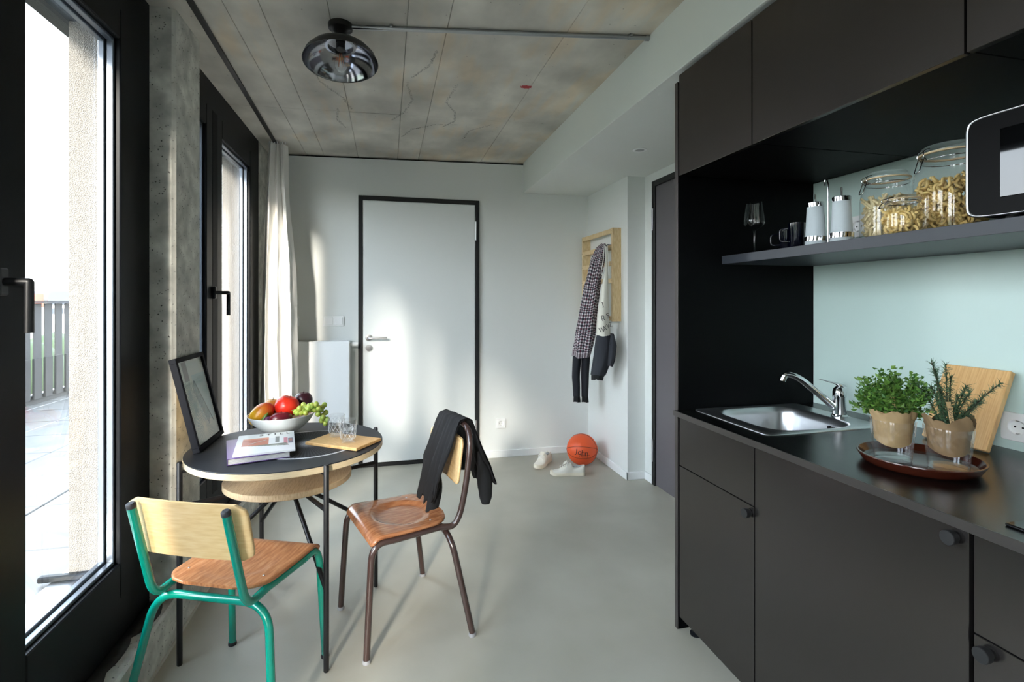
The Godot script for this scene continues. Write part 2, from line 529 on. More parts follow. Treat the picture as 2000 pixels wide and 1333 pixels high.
func shell() -> void:
	var b := MB.new()
	b.span(-0.785, 1.95, -0.1, 0.0, -2.7, 4.3)
	slab("floor", b, M.floor)
	# ceiling: cast concrete panels between formwork joints, over a slab
	var cm := StandardMaterial3D.new()
	cm.albedo_texture = ceiling_texture()
	cm.roughness = 0.85
	var ce := struct("ceiling")
	b = MB.new()
	b.xf = Transform3D(Basis(Vector3(0, 0, 1), atan(CEIL_SLOPE)), Vector3(0, ceil_y(0.0) + 0.075, 0))
	b.span(-1.12, 2.0, -0.065, 0.1, -2.8, 4.4)
	part(ce, "slab", b, M.concrete)
	var xs := [-1.1, -0.60, -0.47, -0.22, 0.08, 0.245, 0.75, 1.2]
	var ds := [-2.75, 0.6, 3.2, 4.3]
	for i in xs.size() - 1:
		for j in ds.size() - 1:
			b = MB.new()
			var w := 0.0009
			var drop := 0.0005 * ((i * 7 + j * 3) % 4)
			var x0: float = xs[i] + w; var x1: float = xs[i + 1] - w; var d0: float = ds[j] + w; var d1: float = ds[j + 1] - w
			b.box(Vector3((x0 + x1) / 2, 0, -(d0 + d1) / 2), Vector3(x1 - x0, 0.02, d1 - d0), 0.0015)
			for k in b.P.size():
				var p := b.P[k]
				b.U[k] = Vector2((p.x + 1.1) / 3.0, (-p.z + 2.8) / 7.2)
				b.P[k] = Vector3(p.x, p.y + ceil_y(p.x) + 0.01 - drop, p.z)
			part(ce, "concrete_panel", b, cm)
	# back wall with a dark shadow gap under the ceiling
	b = MB.new()
	b.span(-1.0, 1.72, 0.0, 2.405, 4.17, 4.27)
	for k in b.P.size():
		if b.P[k].y > 1.0: b.P[k].y = ceil_y(b.P[k].x) - 0.016
	slab("wall_back", b, M.wall)
	b = MB.new()
	b.span(-1.0, 1.72, 2.37, 2.52, 4.20, 4.27)
	slab("trim_1", b, M.gap)
	# right wall: coat rack wall, jog, recessed wall with door
	b = MB.new()
	b.span(1.70, 1.95, 0.0, 2.3, 3.42, 4.27)
	slab("wall_right", b, M.wall)
	b = MB.new()
	b.span(1.84, 1.95, 0.0, 2.3, 3.30, 3.42)
	b.span(1.84, 1.95, 2.15, 2.3, 2.30, 3.30)
	b.span(1.84, 1.95, 0.0, 2.3, -2.7, 2.30)
	slab("wall_right", b, M.wall)
	b = MB.new()
	b.span(-1.0, 1.95, 0.0, 2.6, -2.7, -2.6)
	slab("wall_rear", b, M.wall)
	# lowered bulkhead over the kitchen and the passage
	b = MB.new()
	b.span(1.115, 1.95, 2.213, 2.56, -2.6, 4.17, 0.002)
	slab("ceiling_bulkhead", b, M.bulk)
	# concrete upstand and pillars of the window wall
	b = MB.new()
	b.span(-1.0, -0.785, -0.1, 0.16, -2.7, 4.17, 0.008)
	slab("wall_left", b, M.concrete)
	for p in [[2.2, 2.475], [0.2, 0.5], [-2.7, -1.6]]:
		b = MB.new()
		b.span(-1.0, -0.785, 0.16, 2.44, p[0], p[1], 0.012)
		slab("wall_left", b, M.concrete)
	b = MB.new()
	b.span(-1.0, -0.87, 0.16, 2.44, 3.885, 4.17, 0.004)
	slab("wall_left", b, M.concrete)
	# black sealing membrane on the upstand
	var rng := RandomNumberGenerator.new(); rng.seed = 12
	for w in [[0.5, 2.2], [2.475, 3.885], [-1.6, 0.2]]:
		b = MB.new()
		var a := PackedVector3Array(); var c := PackedVector3Array(); var a2 := PackedVector3Array(); var c2 := PackedVector3Array()
		var n := 40
		for i in n + 1:
			var d: float = lerpf(w[0], w[1], float(i) / n)
			var e := -0.832 + rng.randf_range(-0.010, 0.012) + (0.02 if fmod(d, 0.5) < 0.2 else 0.0)
			a.append(V(-0.875, 0.161, d)); c.append(V(e, 0.161, d)); a2.append(V(-0.875, 0.164, d)); c2.append(V(e, 0.164, d))
		b.rows([a, a2, c2, c, a], false)
		slab("trim_2", b, M.bitumen)
	# skirting boards
	b = MB.new(); b.span(0.74, 1.70, 0.0, 0.058, 4.158, 4.17, 0.003)
	slab("baseboard_back", b, M.trim)
	b = MB.new(); b.span(1.688, 1.70, 0.0, 0.058, 3.408, 4.158, 0.003); b.span(1.688, 1.84, 0.0, 0.058, 3.408, 3.42, 0.003); b.span(1.828, 1.84, 0.0, 0.058, 3.30, 3.408, 0.003)
	slab("baseboard_right", b, M.trim)
	b = MB.new(); b.span(-0.787, -0.780, 0.0, 0.012, -2.6, 4.17)
	slab("baseboard_left", b, mt(c8(200, 196, 184), 0.6))

func sash(parent: Node3D, d0: float, d1: float, w0: float, w1: float) -> void:
	# one leaf between d0 and d1 with stiles w0, w1
	var s := MB.new()
	var yb := 0.30; var yt := 2.285; var xi := -0.868; var xo := -0.935
	s.span(xo, xi, yb, yt, d0, d0 + w0, 0.004)
	s.span(xo, xi, yb, yt, d1 - w1, d1, 0.004)
	s.span(xo, xi, yb, 0.42, d0 + w0, d1 - w1, 0.004)
	s.span(xo, xi, 2.18, yt, d0 + w0, d1 - w1, 0.004)
	var so := part(parent, "sash", s, M.frame)
	var g0 := d0 + w0; var g1 := d1 - w1
	var k := MB.new()
	for q in [[-0.905, -0.885, 0.012], [-0.926, -0.908, 0.020]]:
		var t: float = q[2]
		k.span(q[0], q[1], 0.42, 2.18, g0, g0 + t, 0.002)
		k.span(q[0], q[1], 0.42, 2.18, g1 - t, g1, 0.002)
		k.span(q[0], q[1], 0.42, 0.42 + t, g0 + t, g1 - t, 0.002)
		k.span(q[0], q[1], 2.18 - t, 2.18, g0 + t, g1 - t, 0.002)
	part(so, "glazing_bead", k, M.bead)
	var g := MB.new()
	g.span(-0.930, -0.922, 0.425, 2.175, g0 + 0.004, g1 - 0.004)
	part(so, "pane", g, M.pane)

func window_handle(parent: Node3D, d: float, y: float, run: float) -> void:
	var h := MB.new()
	h.span(-0.868, -0.852, y - 0.032, y + 0.032, d - 0.014, d + 0.014, 0.003)
	var o := part(parent, "handle", h, M.blackmetal)
	var l := MB.new()
	l.tube(fillet([V(-0.855, y, d), V(-0.8065, y, d + run * 0.5), V(-0.806, y, d + run), V(-0.806, y - 0.118, d + run)], 0.004, 3), 0.0095, 12)
	part(o, "lever", l, M.blackmetal)

func windows() -> void:
	for w in [["window_1", 0.5, 2.2, 1.372, 2.072], ["window_2", 2.475, 3.885, 2.985, 3.745], ["window_3", -1.6, 0.2, -0.7, 0.06]]:
		var o := struct(w[0])
		var d0: float = w[1]; var d1: float = w[2]; var m0: float = w[3]; var m1: float = w[4]
		var f := MB.new()
		var yb := 0.165; var yt := 2.445
		f.span(-0.955, -0.87, yb, yt, d0, d0 + 0.08, 0.003)
		f.span(-0.955, -0.87, yb, yt, m1 - 0.012, d1, 0.003)
		f.span(-0.955, -0.87, yb, 0.315, d0 + 0.08, m1, 0.003)
		f.span(-0.955, -0.87, 2.27, yt, d0 + 0.08, m1, 0.003)
		part(o, "frame", f, M.frame)
		var seal := MB.new()
		seal.span(-0.95, -0.8685, 0.31, 2.28, m0 - 0.07, m0 + 0.01)
		part(o, "gasket", seal, M.gasket)
		sash(o, d0 + 0.07, m0 - (0.075 if w[0] == "window_2" else 0.006), 0.085, 0.088)
		sash(o, m0, m1, 0.146 if w[0] == "window_1" else 0.085, 0.092)
		window_handle(o, m0 + (0.046 if w[0] == "window_1" else -0.070), 1.345, 0.0 if w[0] == "window_1" else 0.038)

func doors() -> void:
	# white door with black steel frame in the back wall
	var o := struct("door_1")
	var B := 4.17
	var f := MB.new()
	f.span(-0.218, -0.186, 0, 2.128, B - 0.016, B + 0.05, 0.002)
	f.span(0.705, 0.738, 0, 2.128, B - 0.016, B + 0.05, 0.002)
	f.span(-0.186, 0.705, 2.094, 2.128, B - 0.016, B + 0.05, 0.002)
	part(o, "frame", f, M.doorblack)
	var s := MB.new(); s.span(-0.186, 0.705, 0.0, 0.03, B - 0.012, B + 0.05)
	part(o, "threshold", s, M.doorblack)
	var l := MB.new(); l.span(-0.183, 0.702, 0.032, 2.091, B - 0.010, B + 0.03, 0.002)
	var leaf := part(o, "leaf", l, M.doorwhite)
	var h := MB.new()
	h.xf = Transform3D(Basis(Vector3(1, 0, 0), -PI / 2), V(-0.140, 1.015, B - 0.010))
	h.lathe([Vector2(0, 0), Vector2(0.026, 0), Vector2(0.026, -0.008), Vector2(0.010, -0.010), Vector2(0, -0.010)], 24)
	h.xf = Transform3D.IDENTITY
	h.tube(fillet([V(-0.140, 1.015, B - 0.012), V(-0.140, 1.015, B - 0.062), V(0.0, 1.013, B - 0.062)], 0.012, 4), 0.0095, 12)
	part(leaf, "handle", h, M.steel)
	var k := MB.new()
	k.xf = Transform3D(Basis(Vector3(1, 0, 0), -PI / 2), V(-0.138, 0.935, B - 0.010))
	k.lathe([Vector2(0, 0), Vector2(0.026, 0), Vector2(0.026, -0.008), Vector2(0.008, -0.009), Vector2(0.008, -0.006), Vector2(0, -0.006)], 24)
	part(leaf, "lock", k, M.steel)
	for y in [[1.80, 1.955], [0.17, 0.325]]:
		var g := MB.new()
		g.tube([V(0.708, y[0], B - 0.020), V(0.708, y[1], B - 0.020)], 0.008, 12)
		part(o, "hinge", g, M.steel)
	# grey door in the recess on the right
	o = struct("door_2")
	f = MB.new()
	f.span(1.826, 1.90, 0, 2.15, 3.258, 3.30, 0.002)
	f.span(1.826, 1.90, 0, 2.15, 2.30, 2.34, 0.002)
	f.span(1.826, 1.90, 2.11, 2.15, 2.34, 3.258, 0.002)
	part(o, "frame", f, M.doorblack)
	l = MB.new(); l.span(1.836, 1.88, 0.006, 2.108, 2.343, 3.255, 0.002)
	part(o, "leaf", l, M.doorgrey)
	for y in [[1.80, 1.955], [0.17, 0.325]]:
		var g := MB.new()
		g.tube([V(1.818, y[0], 3.272), V(1.818, y[1], 3.272)], 0.008, 12)
		part(o, "hinge", g, M.steel)

# ------------------------------------------------------------------ outside
func outside() -> void:
	# stucco reveals, lintel and base of the facade
	for p in [[2.065, 2.60], [3.745, 4.6], [0.06, 0.64], [-3.2, -1.5]]:
		var b := MB.new()
		b.span(-1.06, -0.955, 0.2, 2.75, p[0], p[1])
		slab("wall_facade", b, M.stucco)
	var b2 := MB.new()
	for p in [[0.64, 2.065], [2.60, 3.745], [-1.5, 0.06]]:
		b2.span(-1.06, -0.955, 2.275, 2.75, p[0], p[1])
	slab("wall_facade", b2, M.stucco)
	b2 = MB.new()
	b2.span(-1.13, -0.955, 2.262, 2.275, -3.2, 4.6)
	slab("trim_3", b2, M.frame)
	b2 = MB.new()
	b2.span(-1.10, -0.955, 0.30, 0.352, -3.2, 4.6)
	slab("trim_4", b2, M.galv)
	for d in [2.052, 3.732]:
		b2 = MB.new(); b2.span(-1.14, -0.96, 0.352, 0.372, d - 0.012, d + 0.012, 0.004)
		slab("trim_5", b2, M.frame)
	# terrace paving slabs
	var te := struct("floor_terrace")
	b2 = MB.new(); b2.span(-3.6, -1.0, -0.2, 0.30, -3.2, 11.0)
	part(te, "screed", b2, M.concrete)
	var sl := MB.new()
	sl.box(Vector3.ZERO, Vector3(0.494, 0.04, 0.494), 0.004)
	var sm := sl.mesh()
	for i in 5:
		for j in 28:
			var o := part(te, "paving_slab", sm, M.paving)
			o.position = V(-1.32 - i * 0.5, 0.322, -2.9 + j * 0.5)
	# balcony fence of vertical boards
	var f := thing("balcony_fence", "grey board fence along the roof terrace outside the window", "fence", V(-3.22, 0.34, 6.0))
	var r := MB.new()
	r.span(-0.03, 0.05, 0.945, 0.965, -6.0, 4.5)
	part(f, "top_rail", r, M.fencedark)
	r = MB.new()
	r.span(0.0, 0.03, 0.0, 0.08, -6.0, 4.5)
	part(f, "kerb", r, M.fence)
	var bd := MB.new()
	bd.box(Vector3(0, 0.48, 0), Vector3(0.010, 0.92, 0.122), 0.001)
	var bm := bd.mesh()
	for j in 62:
		var o := part(f, "board", bm, M.fence)
		o.position = V(0.0, 0.0, -5.5 + j * 0.16)
		o.rotation.y = 0.05
	var low := MB.new()  # added row of dark boards, painting in the shade on the lower fence
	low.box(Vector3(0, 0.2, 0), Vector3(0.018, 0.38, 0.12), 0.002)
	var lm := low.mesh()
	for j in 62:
		var o := part(f, "shade_board", lm, M.fencedark)
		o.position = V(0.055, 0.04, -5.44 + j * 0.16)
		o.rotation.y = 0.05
	# green beyond and the town
	var hd := MB.new()
	var rng := RandomNumberGenerator.new(); rng.seed = 4
	for k in 60:
		hd.ball(V(-7.5 + rng.randf_range(-.6, .6), -0.7 + rng.randf_range(-.3, .5), rng.randf_range(2, 22)), Vector3(0.7, 0.8, 0.9), 8, 6)
	var he := single("hedge", hd, M.hedge, "green hedge tops showing between the fence boards", "hedge")
	he.set_meta("kind", "stuff")
	var gd := MB.new(); gd.span(-400, -4.5, -12.2, -12.0, -200, 400)
	slab("floor_ground", gd, M.field)
	var hs := [[-85.5, 150, 5, 6, 3.2, 0, "red-roofed white house nearest the window handle beyond the fence"], [-79.2, 152, 5, 6, 3.9, 1, "white house with grey slate roof beyond the fence"], [-72.5, 154, 5, 6, 3.4, 0, "red-roofed white house right of the slate-roofed one"], [-89.0, 172, 7, 7, 4.0, 0, "red-roofed white house behind the slate-roofed one"], [-118.0, 220, 30, 12, 5.0, 1, "long grey-roofed building on the hazy skyline"]]
	for e in hs:
		var h := thing("house", e[6], "house", V(e[0], -12, e[1]), 0.5, "town houses beyond the terrace")
		var w: float = e[2]; var dp: float = e[3]; var top: float = 12.0 + e[4]
		var wl := MB.new(); wl.box(Vector3(0, (top - 3.0) / 2, 0), Vector3(w, top - 3.0, dp))
		wl.prism([Vector2(-dp / 2, 0), Vector2(dp / 2, 0), Vector2(0, 2.7)], Vector3(w, 0, 0), Vector3(-w / 2, top - 3.0, 0), Vector3(0, 0, 1), Vector3.UP)
		part(h, "walls", wl, M.housewall)
		var rf := MB.new()
		for s in [-1.0, 1.0]:
			rf.prism([Vector2(s * (dp / 2 + 0.5), -0.3), Vector2(s * (dp / 2 + 0.5), -0.05), Vector2(0, 3.0), Vector2(0, 2.7)], Vector3(w + 0.8, 0, 0), Vector3(-w / 2 - 0.4, top - 3.0, 0), Vector3(0, 0, 1), Vector3.UP)
		part(h, "roof", rf, M.roof if e[5] == 0 else M.slate)
		for i in 4:
			var wn := MB.new(); wn.box(Vector3(-w * 0.36 + i * w * 0.24, top - 5.0, dp / 2 + 0.02), Vector3(1.1, 1.4, 0.08))
			part(h, "window", wn, M.slate)

# ------------------------------------------------------------------ kitchen
func knob(parent: Node3D, y: float, d: float) -> void:
	var k := MB.new()
	k.xf = Transform3D(Basis(Vector3(0, 0, 1), PI / 2), V(1.12, y, d))
	k.lathe([Vector2(0, 0), Vector2(0.010, 0), Vector2(0.010, 0.006), Vector2(0.0145, 0.008), Vector2(0.015, 0.0205), Vector2(0.014, 0.022), Vector2(0, 0.022)], 28)
	part(parent, "knob", k, M.knob)

func front(parent: Node3D, called: String, y0: float, y1: float, d0: float, d1: float) -> MeshInstance3D:
	var f := MB.new()
	f.span(1.12, 1.138, y0 + 0.0015, y1 - 0.0015, d0 + 0.0015, d1 - 0.0015, 0.001)
	return part(parent, called, f, M.cab)

func carcass(parent: Node3D, y0: float, y1: float, d0: float, d1: float, open_top: bool) -> void:
	var c := MB.new()
	c.span(1.139, 1.755, y0, y1, d0 + 0.001, d0 + 0.017)
	c.span(1.139, 1.755, y0, y1, d1 - 0.017, d1 - 0.001)
	c.span(1.139, 1.755, y0, y0 + 0.016, d0 + 0.017, d1 - 0.017)
	c.span(1.745, 1.755, y0 + 0.016, y1, d0 + 0.017, d1 - 0.017)
	if not open_top: c.span(1.139, 1.745, y1 - 0.016, y1, d0 + 0.017, d1 - 0.017)
	part(parent, "carcass", c, M.carcass)

func rrect(cx: float, y: float, cd: float, hx: float, hd: float, p: float, n := 64) -> PackedVector3Array:
	var o := PackedVector3Array()
	for i in n:
		var a := TAU * i / n
		var c := cos(a); var s := sin(a)
		o.append(V(cx + hx * signf(c) * pow(absf(c), 2.0 / p), y, cd + hd * signf(s) * pow(absf(s), 2.0 / p)))
	return o

func kitchen() -> void:
	# end panel of the kitchen, floor to bulkhead
	var g := thing("side_panel", "tall dark end panel closing the kitchen beside the grey door", "panel")
	var b := MB.new(); b.span(1.122, 1.84, 0.0, 2.17, 1.815, 1.835, 0.001)
	part(g, "board", b, M.niche)
	b = MB.new(); b.span(1.118, 1.1222, 0.0, 2.17, 1.815, 1.835, 0.0005)
	part(g, "front_edge", b, M.cabedge)
	# splashback
	b = MB.new(); b.span(1.764, 1.838, 0.84, 1.80, 0.15, 1.814)
	slab("wall_splashback", b, M.mint)
	# base units
	var u := thing("base_cabinet", "dark base cabinet under the sink with drawer front and knobbed door", "cabinet", Vector3.ZERO, 0, "kitchen base cabinets")
	carcass(u, 0.055, 0.848, 1.382, 1.812, true)
	front(u, "drawer", 0.653, 0.848, 1.382, 1.806)
	var dr := front(u, "door", 0.055, 0.653, 1.382, 1.806)
	knob(dr, 0.628, 1.402)
	u = thing("base_cabinet", "wide dark cabinet with one full-height door in front of the plants", "cabinet", Vector3.ZERO, 0, "kitchen base cabinets")
	carcass(u, 0.055, 0.848, 0.770, 1.380, false)
	dr = front(u, "door", 0.055, 0.848, 0.770, 1.380)
	knob(dr, 0.822, 0.797)
	u = thing("base_cabinet", "dark drawer cabinet at the right edge below the hob", "cabinet", Vector3.ZERO, 0, "kitchen base cabinets")
	carcass(u, 0.055, 0.848, 0.155, 0.768, false)
	front(u, "drawer", 0.648, 0.848, 0.155, 0.764)
	dr = front(u, "drawer", 0.35, 0.648, 0.155, 0.764)
	knob(dr, 0.624, 0.737)
	dr = front(u, "drawer", 0.055, 0.35, 0.155, 0.764)
	b = MB.new(); b.span(1.175, 1.19, 0.0, 0.054, 0.155, 1.74)
	single("plinth", b, M.carcass, "black recessed plinth strip under the kitchen cabinets", "plinth")
	for d in [1.77, 1.70]:
		b = MB.new(); b.lathe([Vector2(0, 0), Vector2(0.022, 0), Vector2(0.022, 0.008), Vector2(0.014, 0.012), Vector2(0.014, 0.0545), Vector2(0, 0.0545)], 16, V(1.17 + (0.0 if d > 1.75 else 0.06), 0, d))
		single("cabinet_foot", b, M.gasket, "black adjustable foot in the gap under the sink cabinet" if d > 1.75 else "second black cabinet foot, deeper under the sink cabinet", "cabinet foot", "feet under the sink cabinet")
	# worktop with cut-out
	var w := thing("worktop", "black kitchen worktop with thin grey front edge", "worktop")
	b = MB.new()
	b.span(1.102, 1.225, 0.8495, 0.87, 0.155, 1.815)
	b.span(1.60, 1.7635, 0.8495, 0.87, 0.155, 1.815)
	b.span(1.225, 1.60, 0.8495, 0.87, 0.155, 1.415)
	b.span(1.225, 1.60, 0.8495, 0.87, 1.775, 1.815)
	part(w, "board", b, M.top)
	b = MB.new(); b.span(1.0985, 1.1022, 0.8495, 0.8702, 0.155, 1.815, 0.0005)
	part(w, "front_edge", b, M.cabedge)
	# sink
	var s := thing("sink", "stainless steel sink bowl with flat rim let into the worktop", "sink")
	b = MB.new()
	var cx := 1.41; var cd := 1.597
	b.rows([rrect(1.42, 0.8702, cd, 0.242, 0.205, 22), rrect(1.42, 0.8735, cd, 0.241, 0.204, 22), rrect(cx, 0.8730, cd, 0.178, 0.178, 4.2), rrect(cx, 0.870, cd, 0.172, 0.172, 4.2), rrect(cx, 0.845, cd, 0.167, 0.167, 4.4), rrect(cx, 0.74, cd, 0.155, 0.155, 4.6), rrect(cx, 0.722, cd, 0.13, 0.13, 4.0), rrect(cx, 0.718, cd, 0.03, 0.03, 2.0)], true, false, true, [1, 1, 2, 2, 2, 2, 2])
	part(s, "bowl", b, M.steel)
	for q in [1.478, 1.496, 1.528, 1.546]:
		b = MB.new(); b.span(1.566, 1.580, 0.812, 0.844, q - 0.0045, q + 0.0045, 0.002)
		part(s, "overflow_slot", b, M.gap)
	b = MB.new(); b.lathe([Vector2(0, 0.7185), Vector2(0.03, 0.7185), Vector2(0.034, 0.722), Vector2(0.028, 0.7235), Vector2(0, 0.7215)], 24, V(cx, 0, cd))
	part(s, "drain", b, M.chrome)
	# mixer tap
	var t := thing("tap", "chrome single-lever mixer tap with long swivel spout", "tap", V(1.625, 0.8735, 1.552))
	b = MB.new(); b.lathe([Vector2(0, 0), Vector2(0.027, 0), Vector2(0.027, 0.006), Vector2(0.0225, 0.010), Vector2(0.0215, 0.072), Vector2(0.0225, 0.074), Vector2(0.0225, 0.092), Vector2(0.019, 0.105), Vector2(0.010, 0.113), Vector2(0, 0.115)], 32)
	part(t, "body", b, M.chrome)
	b = MB.new()
	var pth := fillet([V(-0.012, 0.030, 0.004), V(-0.135, 0.142, 0.045), V(-0.178, 0.158, 0.059), V(-0.188, 0.144, 0.062)], 0.03, 6)
	var rad := []
	for i in pth.size(): rad.append(lerpf(0.0125, 0.0095, float(i) / (pth.size() - 1)))
	b.tube(pth, rad, 16)
	var sp := part(t, "spout", b, M.chrome)
	b = MB.new(); b.tube([V(-0.186, 0.150, 0.0615), V(-0.193, 0.130, 0.064)], 0.0115, 16)
	part(sp, "aerator", b, M.chrome)
	b = MB.new()
	b.rows([rrect(0.010, 0.113, 0.0, 0.016, 0.016, 2.5, 20), rrect(-0.004, 0.122, 0.002, 0.017, 0.014, 2.5, 20), rrect(-0.04, 0.131, 0.012, 0.012, 0.010, 2.5, 20), rrect(-0.062, 0.137, 0.020, 0.006, 0.008, 2.5, 20), rrect(-0.070, 0.139, 0.0225, 0.002, 0.004, 2.5, 20)], true, true, true)
	part(t, "lever", b, M.chrome)
	# hob corner at the right edge
	b = MB.new(); b.span(1.15, 1.66, 0.8702, 0.876, 0.17, 0.73, 0.002)
	single("hob", b, M.blackglass, "black glass hob on the worktop at the right edge", "hob")
	# wall units
	for q in [[1.394, 1.812, "dark wall cabinet above the wine glass beside the end panel"], [0.779, 1.392, "wide dark wall cabinet above the pasta jars"], [0.165, 0.777, "dark wall cabinet in the top right corner above the microwave"]]:
		u = thing("wall_cabinet", q[2], "cabinet", Vector3.ZERO, 0, "kitchen wall cabinets")
		carcass(u, 1.80, 2.19, q[0], q[1], false)
		front(u, "door", 1.794, 2.195, q[0], min(q[1], 1.81))
	# floating shelf
	var sh := thing("wall_shelf", "dark grey floating shelf holding jars, glasses and microwave", "shelf")
	b = MB.new(); b.span(1.318, 1.7635, 1.450, 1.483, 0.15, 1.8145, 0.0008)
	part(sh, "board", b, M.shelf)
	# microwave
	var mw := thing("microwave", "black microwave oven with rounded silver-edged door on the shelf", "microwave")
	mw.transform = Transform3D(Basis.IDENTITY, V(1.34, 0, 0.93)) * Transform3D(Basis(Vector3.UP, 0.072), Vector3.ZERO) * Transform3D(Basis.IDENTITY, -V(1.34, 0, 0.93))
	b = MB.new(); b.span(1.36, 1.70, 1.498, 1.728, 0.46, 0.915, 0.006)
	part(mw, "body", b, M.carcass)
	var lp := func(x: float, hy: float, hd: float, p: float) -> PackedVector3Array:
		var o := PackedVector3Array()
		for i in 64:
			var a := TAU * i / 64
			o.append(V(x, 1.613 + hy * signf(cos(a)) * pow(absf(cos(a)), 2.0 / p), 0.69 + hd * signf(sin(a)) * pow(absf(sin(a)), 2.0 / p)))
		return o
	b = MB.new(); b.rows([lp.call(1.358, 0.117, 0.239, 14), lp.call(1.342, 0.119, 0.241, 14), lp.call(1.339, 0.116, 0.238, 14), lp.call(1.341, 0.1135, 0.2355, 14)], true)
	var md := part(mw, "door", b, M.galv, "silver door edge")
	b = MB.new(); b.rows([lp.call(1.3575, 0.115, 0.237, 14), lp.call(1.341, 0.1135, 0.2355, 14)], true, true, true)
	var mbk := mt(c8(6, 6, 7), 0.4); mbk.metallic_specular = 0.2
	part(md, "door_panel", b, mbk)
	b = MB.new(); b.span(1.3385, 1.341, 1.535, 1.690, 0.53, 0.862, 0.001)
	part(md, "viewing_window", b, mt(c8(10, 11, 12), 0.03))
	for e in [[0.50, 1.40], [0.87, 1.40], [0.50, 1.66], [0.87, 1.66]]:
		b = MB.new(); b.lathe([Vector2(0, 1.483), Vector2(0.014, 1.483), Vector2(0.012, 1.498), Vector2(0, 1.498)], 12, V(e[1], 0, e[0]))
		part(mw, "foot", b, M.steel)

# ------------------------------------------------------------------ table and chairs
func ply_panel(b: MB, w: float, y0: float, y1: float, z0: float, lean: float, bow: float, th: float, corner: float) -> void:
	# curved backrest: rounded rectangle bent about the vertical
	var nu := 22; var nv := 12
	var fr := []; var bk := []
	for j in nv + 1:
		var v := float(j) / nv
		var y := lerpf(y0, y1, v)
		var dy: float = min(y - y0, y1 - y)
		var hw := w
		if dy < corner: hw = w - corner + sqrt(max(0.0, corner * corner - pow(corner - dy, 2)))
		var a := PackedVector3Array(); var c := PackedVector3Array()
		for i in nu + 1:
			var x := lerpf(-hw, hw, float(i) / nu)
			var z := z0 + (y - y0) * lean - bow * (x * x) / (w * w)
			a.append(Vector3(x, y, z)); c.append(Vector3(x, y, z + th))
		fr.append(a); bk.append(c)
	var loops := []
	for j in nv + 1:
		var lp := PackedVector3Array()
		for i in nu + 1: lp.append(fr[j][i])
		for i in range(nu, -1, -1): lp.append(bk[j][i])
		loops.append(lp)
	b.rows(loops, true, true, true)

func chair_seat(b: MB, dish: float) -> void:
	# pressed plywood: rolled front edge, rounded back corners, shallow dish
	var nv := 26; var nu := 24
	var tops := []; var bots := []
	for j in nv + 1:
		var v := float(j) / nv
		var z := 0.0; var y := 0.437; var nz := 0.0; var ny := 1.0
		if v < 0.78:
			z = lerpf(0.158, -0.125, v / 0.78)
			y = 0.432 + 0.006 * cos(v / 0.78 * PI)
			y = 0.437 - 0.004 * sin(v / 0.78 * PI)
		else:
			var a := (v - 0.78) / 0.22 * 1.25
			z = -0.125 - sin(a) * 0.046; y = 0.437 - (1.0 - cos(a)) * 0.046
			nz = -sin(a); ny = cos(a)
		var hw := lerpf(0.170, 0.186, clampf(v / 0.78, 0, 1))
		var back := 0.158 - z
		if back < 0.075: hw = hw - 0.085 + 0.085 * sqrt(max(0.0, 1.0 - pow((0.075 - back) / 0.075, 2)))
		if v > 0.94: hw -= 0.012 * pow((v - 0.94) / 0.06, 2)
		var t := PackedVector3Array(); var u := PackedVector3Array()
		for i in nu + 1:
			var x := lerpf(-hw, hw, float(i) / nu)
			var r := Vector2(x, (z - 0.01) * 1.05).length()
			var dip := dish * smoothstep(0.122, 0.104, r) if ny > 0.99 else 0.0
			var p := Vector3(x, y - dip, z)
			t.append(p); u.append(p - Vector3(0, ny, nz) * 0.010)
		tops.append(t); bots.append(u)
	var loops := []
	for j in nv + 1:
		var lp := PackedVector3Array()
		for i in nu + 1: lp.append(tops[j][i])
		for i in range(nu, -1, -1): lp.append(bots[j][i])
		loops.append(lp)
	b.rows(loops, true, true, true)

